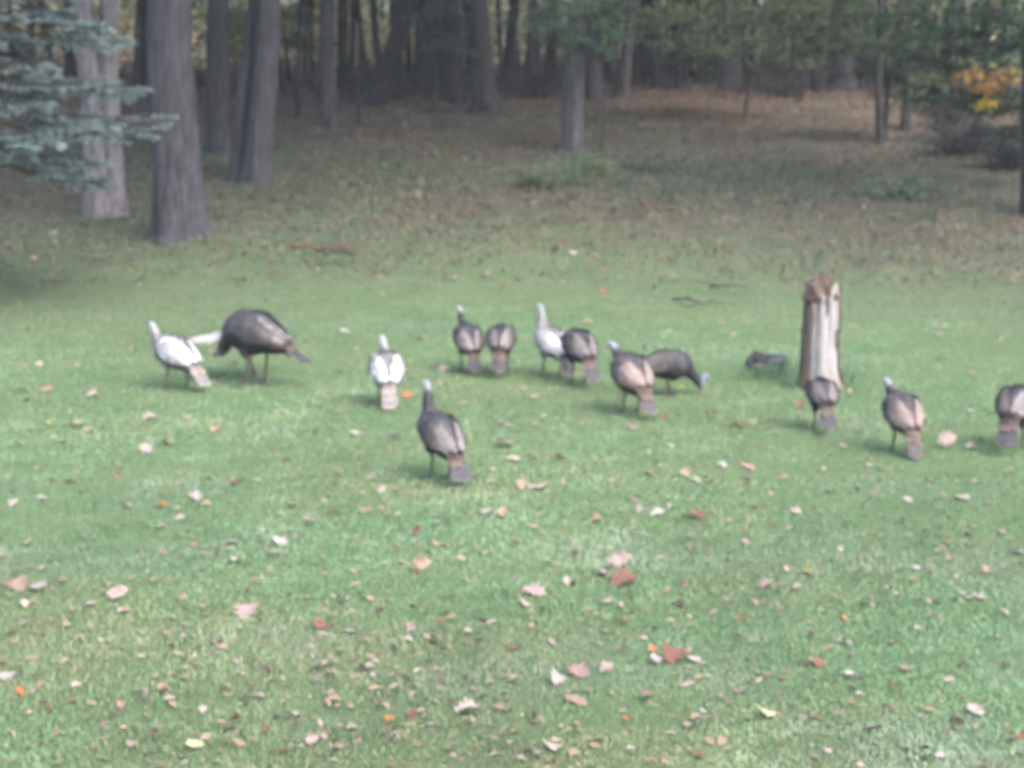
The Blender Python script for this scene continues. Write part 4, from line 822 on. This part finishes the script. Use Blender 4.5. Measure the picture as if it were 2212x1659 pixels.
HAND = """50,850,p,30 100,845,t,28 58,868,o,24 205,858,p,36 160,920,p,38 190,935,t,36 105,917,y,24 325,908,p,36 410,905,p,30 467,930,t,32 360,964,r,32 315,975,p,36 545,915,y,20 680,937,y,22 620,998,b,22 252,1030,r,18 355,1095,o,28 425,1080,w,32 515,1045,r,38
632,1097,k,38 720,1112,p,38 672,1135,p,34 605,1175,w,40 500,1175,p,44 510,1215,p,42 590,1198,p,28 685,1227,t,26 255,1300,p,56 535,1330,p,62 560,1350,r,18 620,1350,o,18 693,1357,r,40 20,1268,r,34 45,1272,t,50 82,1278,w,48 52,1312,p,24 108,1310,k,18 330,1258,t,22 2,1445,o,28 15,1468,w,48 45,1500,o,50
310,1505,p,24 355,1495,t,38 420,1620,g,50 285,1615,p,38 515,1613,t,44 617,1632,o,36 674,1613,p,32 90,1615,b,36 575,1588,r,22 600,1555,p,26 720,1520,t,34 570,1400,o,22 670,1405,p,24 690,1447,b,30 912,1235,t,40 900,1150,r,36 888,1362,p,38 882,1390,w,24 940,1392,t,48 797,1300,t,26 745,1307,p,32 800,1448,w,30
1085,1115,t,40 1050,1110,w,28 1168,1055,p,52 1125,1056,t,30 1090,965,k,72 1110,998,p,40 1155,990,t,26 1210,993,t,34 1340,1226,p,52 1345,1262,r,88 1155,1285,p,54 1225,1262,w,34 1135,1310,p,34 1310,1305,p,30 1237,1175,p,20 1370,1085,p,30 1380,1105,w,32 1420,1113,w,32 1290,1127,t,28 1505,1120,r,50
1495,1010,p,26 1620,1015,k,44 1505,1042,w,24 1550,1048,y,20 1480,1030,t,30 1205,1475,w,56 1250,1458,k,54 1310,1450,p,36 1455,1428,r,66 1410,1408,o,26 1500,1430,w,40 1415,1434,w,34 1245,1520,t,62 1400,1512,k,34 1080,1540,t,30 1140,1630,p,44 1195,1622,p,48 1165,1640,w,32 1010,1545,p,58 1660,1550,g,60 1890,1580,p,54 2005,1540,t,38
2105,1545,w,54 2050,1475,p,28 2065,1568,t,44 2200,1605,o,40 1840,1465,w,40 1600,1498,p,28 1870,1310,y,30 1745,1238,y,30 1653,1270,p,44 2110,1297,p,44 2075,1285,w,24 1980,1232,w,26 2195,1200,w,32 1635,1098,r,34 1595,925,r,50 2045,968,p,42 1435,905,r,24 1490,662,w,24 1305,633,r,36 1268,551,w,26 1292,556,w,30 1240,549,w,22
1088,587,p,24 745,720,w,24 910,735,p,28 960,800,p,32 1000,876,t,22 770,940,w,28 857,945,w,30 850,950,b,28 112,712,r,20 180,770,y,16 170,793,p,20 55,795,t,22 85,790,p,18 1290,1000,t,18 1720,1110,p,26 1790,1065,p,24 1880,1010,p,34 1960,1085,w,24 1945,1130,t,26 1865,1095,p,20 1560,1010,w,24 1690,1040,t,28
1575,1130,t,22 1610,1175,k,26 1700,1235,p,28 1750,1350,t,22 1825,1340,o,22 1915,1275,p,24 2005,1310,t,20 1770,1440,r,34 1690,1470,k,30 1640,1495,w,22 1950,1450,t,30 2080,1440,r,26 2150,1385,p,24 2170,1330,w,22 2130,1240,t,24 2050,1180,o,20 2090,1160,p,26 1300,1245,w,36 940,1180,t,22 830,1225,p,26 790,1110,t,22 740,1060,p,20
1010,1115,t,22 1040,1200,p,26 980,1300,b,18 1060,1350,p,26 1100,1400,o,18 1190,1395,p,22 1290,1395,w,24 1350,1350,o,24 1390,1385,p,20 1460,1360,t,20 1540,1330,p,24 1250,1190,t,18 700,1245,p,20 760,1240,t,20 180,1165,k,28 60,1180,p,30 30,1095,p,24 90,1080,w,26 150,1045,t,26 110,1130,p,22 300,1200,t,22 340,1145,w,36 390,1130,p,24
440,1235,p,26 580,1240,w,18 470,1280,t,22 400,1380,p,20 220,1390,w,24 140,1440,t,22 190,1560,p,20 260,1530,k,20 330,1600,r,30 440,1540,p,22 480,1500,t,20 560,1510,p,28 640,1555,w,20 760,1580,p,26 840,1560,o,18 900,1615,w,26 950,1500,t,22 880,1470,p,20 1060,1480,p,20 1110,1585,y,18 1290,1610,t,26 1350,1560,o,22
1450,1590,p,24 1520,1545,w,20 1560,1610,t,26 1720,1590,r,26 1790,1630,p,28 1960,1625,k,30 2030,1640,w,24 2140,1610,p,22 1270,700,t,22 1200,720,y,14 1355,830,p,22 1540,905,t,18 1470,840,y,20 1610,760,p,20 1560,700,w,18 1660,700,t,18 880,860,o,26 895,880,w,26 1065,870,p,20 1180,905,w,26 1120,935,t,20 1085,915,p,18 700,860,p,22 640,880,t,18 560,880,p,22"""
placed = []; LEAVES = []; n_leaf = 0
def drop(px, py, ck, size_px, seed, label=None):
    global n_leaf
    r = random.Random(seed); g = ground(px, py); size = min(.19, max(.055, size_px * 1.0 * g.y / F))
    kind = 'oak' if ck in 'prtwk' and r.random() < .6 else ('maple' if r.random() < .35 else 'plain')
    o = put('fallen_leaf', r.choice(LM[kind])); up = .022 if r.random() < .8 else .036
    o.location = (g.x, g.y, g.z + up); tilt = .28 if not (label and ('upright' in label or 'standing' in label)) else 1.0
    yaw = r.uniform(0, 6.28)
    if label and 'standing' in label or label and 'upright' in label: o.rotation_euler = (r.uniform(.7, 1.0), -.3, r.uniform(-.4, .4)); o.location.z += size * .25
    else: o.rotation_euler = (r.gauss(0, tilt), r.gauss(0, tilt), yaw)
    o.scale = (size, size * r.uniform(.85, 1.2), size); j = r.uniform(.8, 1.12); c = LC[ck]; o.color = (c[0] * j, c[1] * j * r.uniform(.95, 1.05), c[2] * j, 1)
    col_ = ['far left', 'left', 'centre left', 'middle', 'centre right', 'right', 'far right'][min(6, int(px / 316))]
    row_ = 'behind the flock' if py < 690 else 'among the flock' if py < 900 else 'just below the flock' if py < 1080 else 'upper open lawn' if py < 1250 else 'middle open lawn' if py < 1400 else 'lower lawn' if py < 1540 else 'near bottom edge'
    tag(o, label or '%s%s %s fallen leaf, %s, %s' % ('small ' if size < .075 else 'broad ' if size > .125 else '', LN[ck], LK[kind], row_, col_), 'leaf', 'fallen leaves on the lawn'); placed.append((px, py)); LEAVES.append((px, o)); n_leaf += 1
for k, it in enumerate(HAND.split()):
    a, b, c, s = it.split(','); drop(int(a), int(b), c, int(s), k, named.get((int(a), int(b))))
rr_ = random.Random(77)
while n_leaf < 300:
    px, py = rr_.uniform(0, 2212), rr_.uniform(850, 1650)
    if min((px - a) ** 2 + (py - b) ** 2 for a, b in placed) < 45 ** 2: continue
    drop(px, py, rr_.choice('ppppttttwkrb'), rr_.uniform(14, 30) * (.5 + py / 1900), 1000 + n_leaf)
same = {}
for px_, o_ in LEAVES: same.setdefault(o_['label'], []).append((px_, o_))
for lb, ls in same.items():
    if len(ls) > 1:
        names_ = ['leftmost', 'second from left', 'third from left', 'fourth from left', 'fifth from left', 'sixth from left']
        for k_, (px_, o_) in enumerate(sorted(ls, key=lambda t: t[0])): o_['label'] = lb + ', ' + ('rightmost' if k_ == len(ls) - 1 else names_[min(k_, 5)]) + ' such'
# the countless small and distant ones
def small_leaves():
    n = 3800; x, y = view_points(n, 8, 34, .8); d = fbm(x, y, .6, 31); keep = (wildness(x, y) < .95) & (rng.random(n) < np.clip(.3 + .012 * y + .35 * d, .08, 1)); x, y = x[keep], y[keep]; n = len(x)
    p = np.stack([x, y, T(x, y) + rng.uniform(.015, .045, n)], 1); cols = np.array([LC[c] for c in 'ppptttttkrbb'])[rng.integers(0, 12, n)] * rng.uniform(.5, .95, (n, 1))
    sz = rng.uniform(.04, .085, n) * (.75 + y / 45); v, q = quads_leaf(p, rand_dir(n, .15), np.tile([0, 0, 1.], (n, 1)) + rng.normal(size=(n, 3)) * .3, sz, sz * .5, .1)
    tag(MB().add(v, q, c=np.repeat(cols, 4, 0)).build('scattered_leaves', M_LITTER), 'small dull leaf scraps sunk in the grass all over the lawn', 'leaves', kind='stuff')
small_leaves()


# ------------------------------------------------------------------ thin haze, added to stand in for the milky window veil
def haze(density):
    m = bpy.data.materials.new('veil_haze'); m.use_nodes = True; N = m.node_tree.nodes; L = m.node_tree.links
    N.remove(N['Principled BSDF']); v = N.new('ShaderNodeVolumePrincipled'); v.inputs['Color'].default_value = (.82, .90, 1.0, 1); v.inputs['Density'].default_value = density; v.inputs['Anisotropy'].default_value = 0.0
    L.new(v.outputs[0], N['Material Output'].inputs['Volume'])
    x0, x1, y0, y1, z0, z1 = -330, 330, -70, 610, -3.5, 24
    V = [(x0, y0, z0), (x1, y0, z0), (x1, y1, z0), (x0, y1, z0), (x0, y0, z1), (x1, y0, z1), (x1, y1, z1), (x0, y1, z1)]
    tag(MB().add(V, [[0, 3, 2, 1], [4, 5, 6, 7], [0, 1, 5, 4], [1, 2, 6, 5], [2, 3, 7, 6], [3, 0, 4, 7]]).build('haze', m, smooth=False), 'thin pale haze added as the milky veil of the window', 'haze', kind='stuff')
haze(.0008)
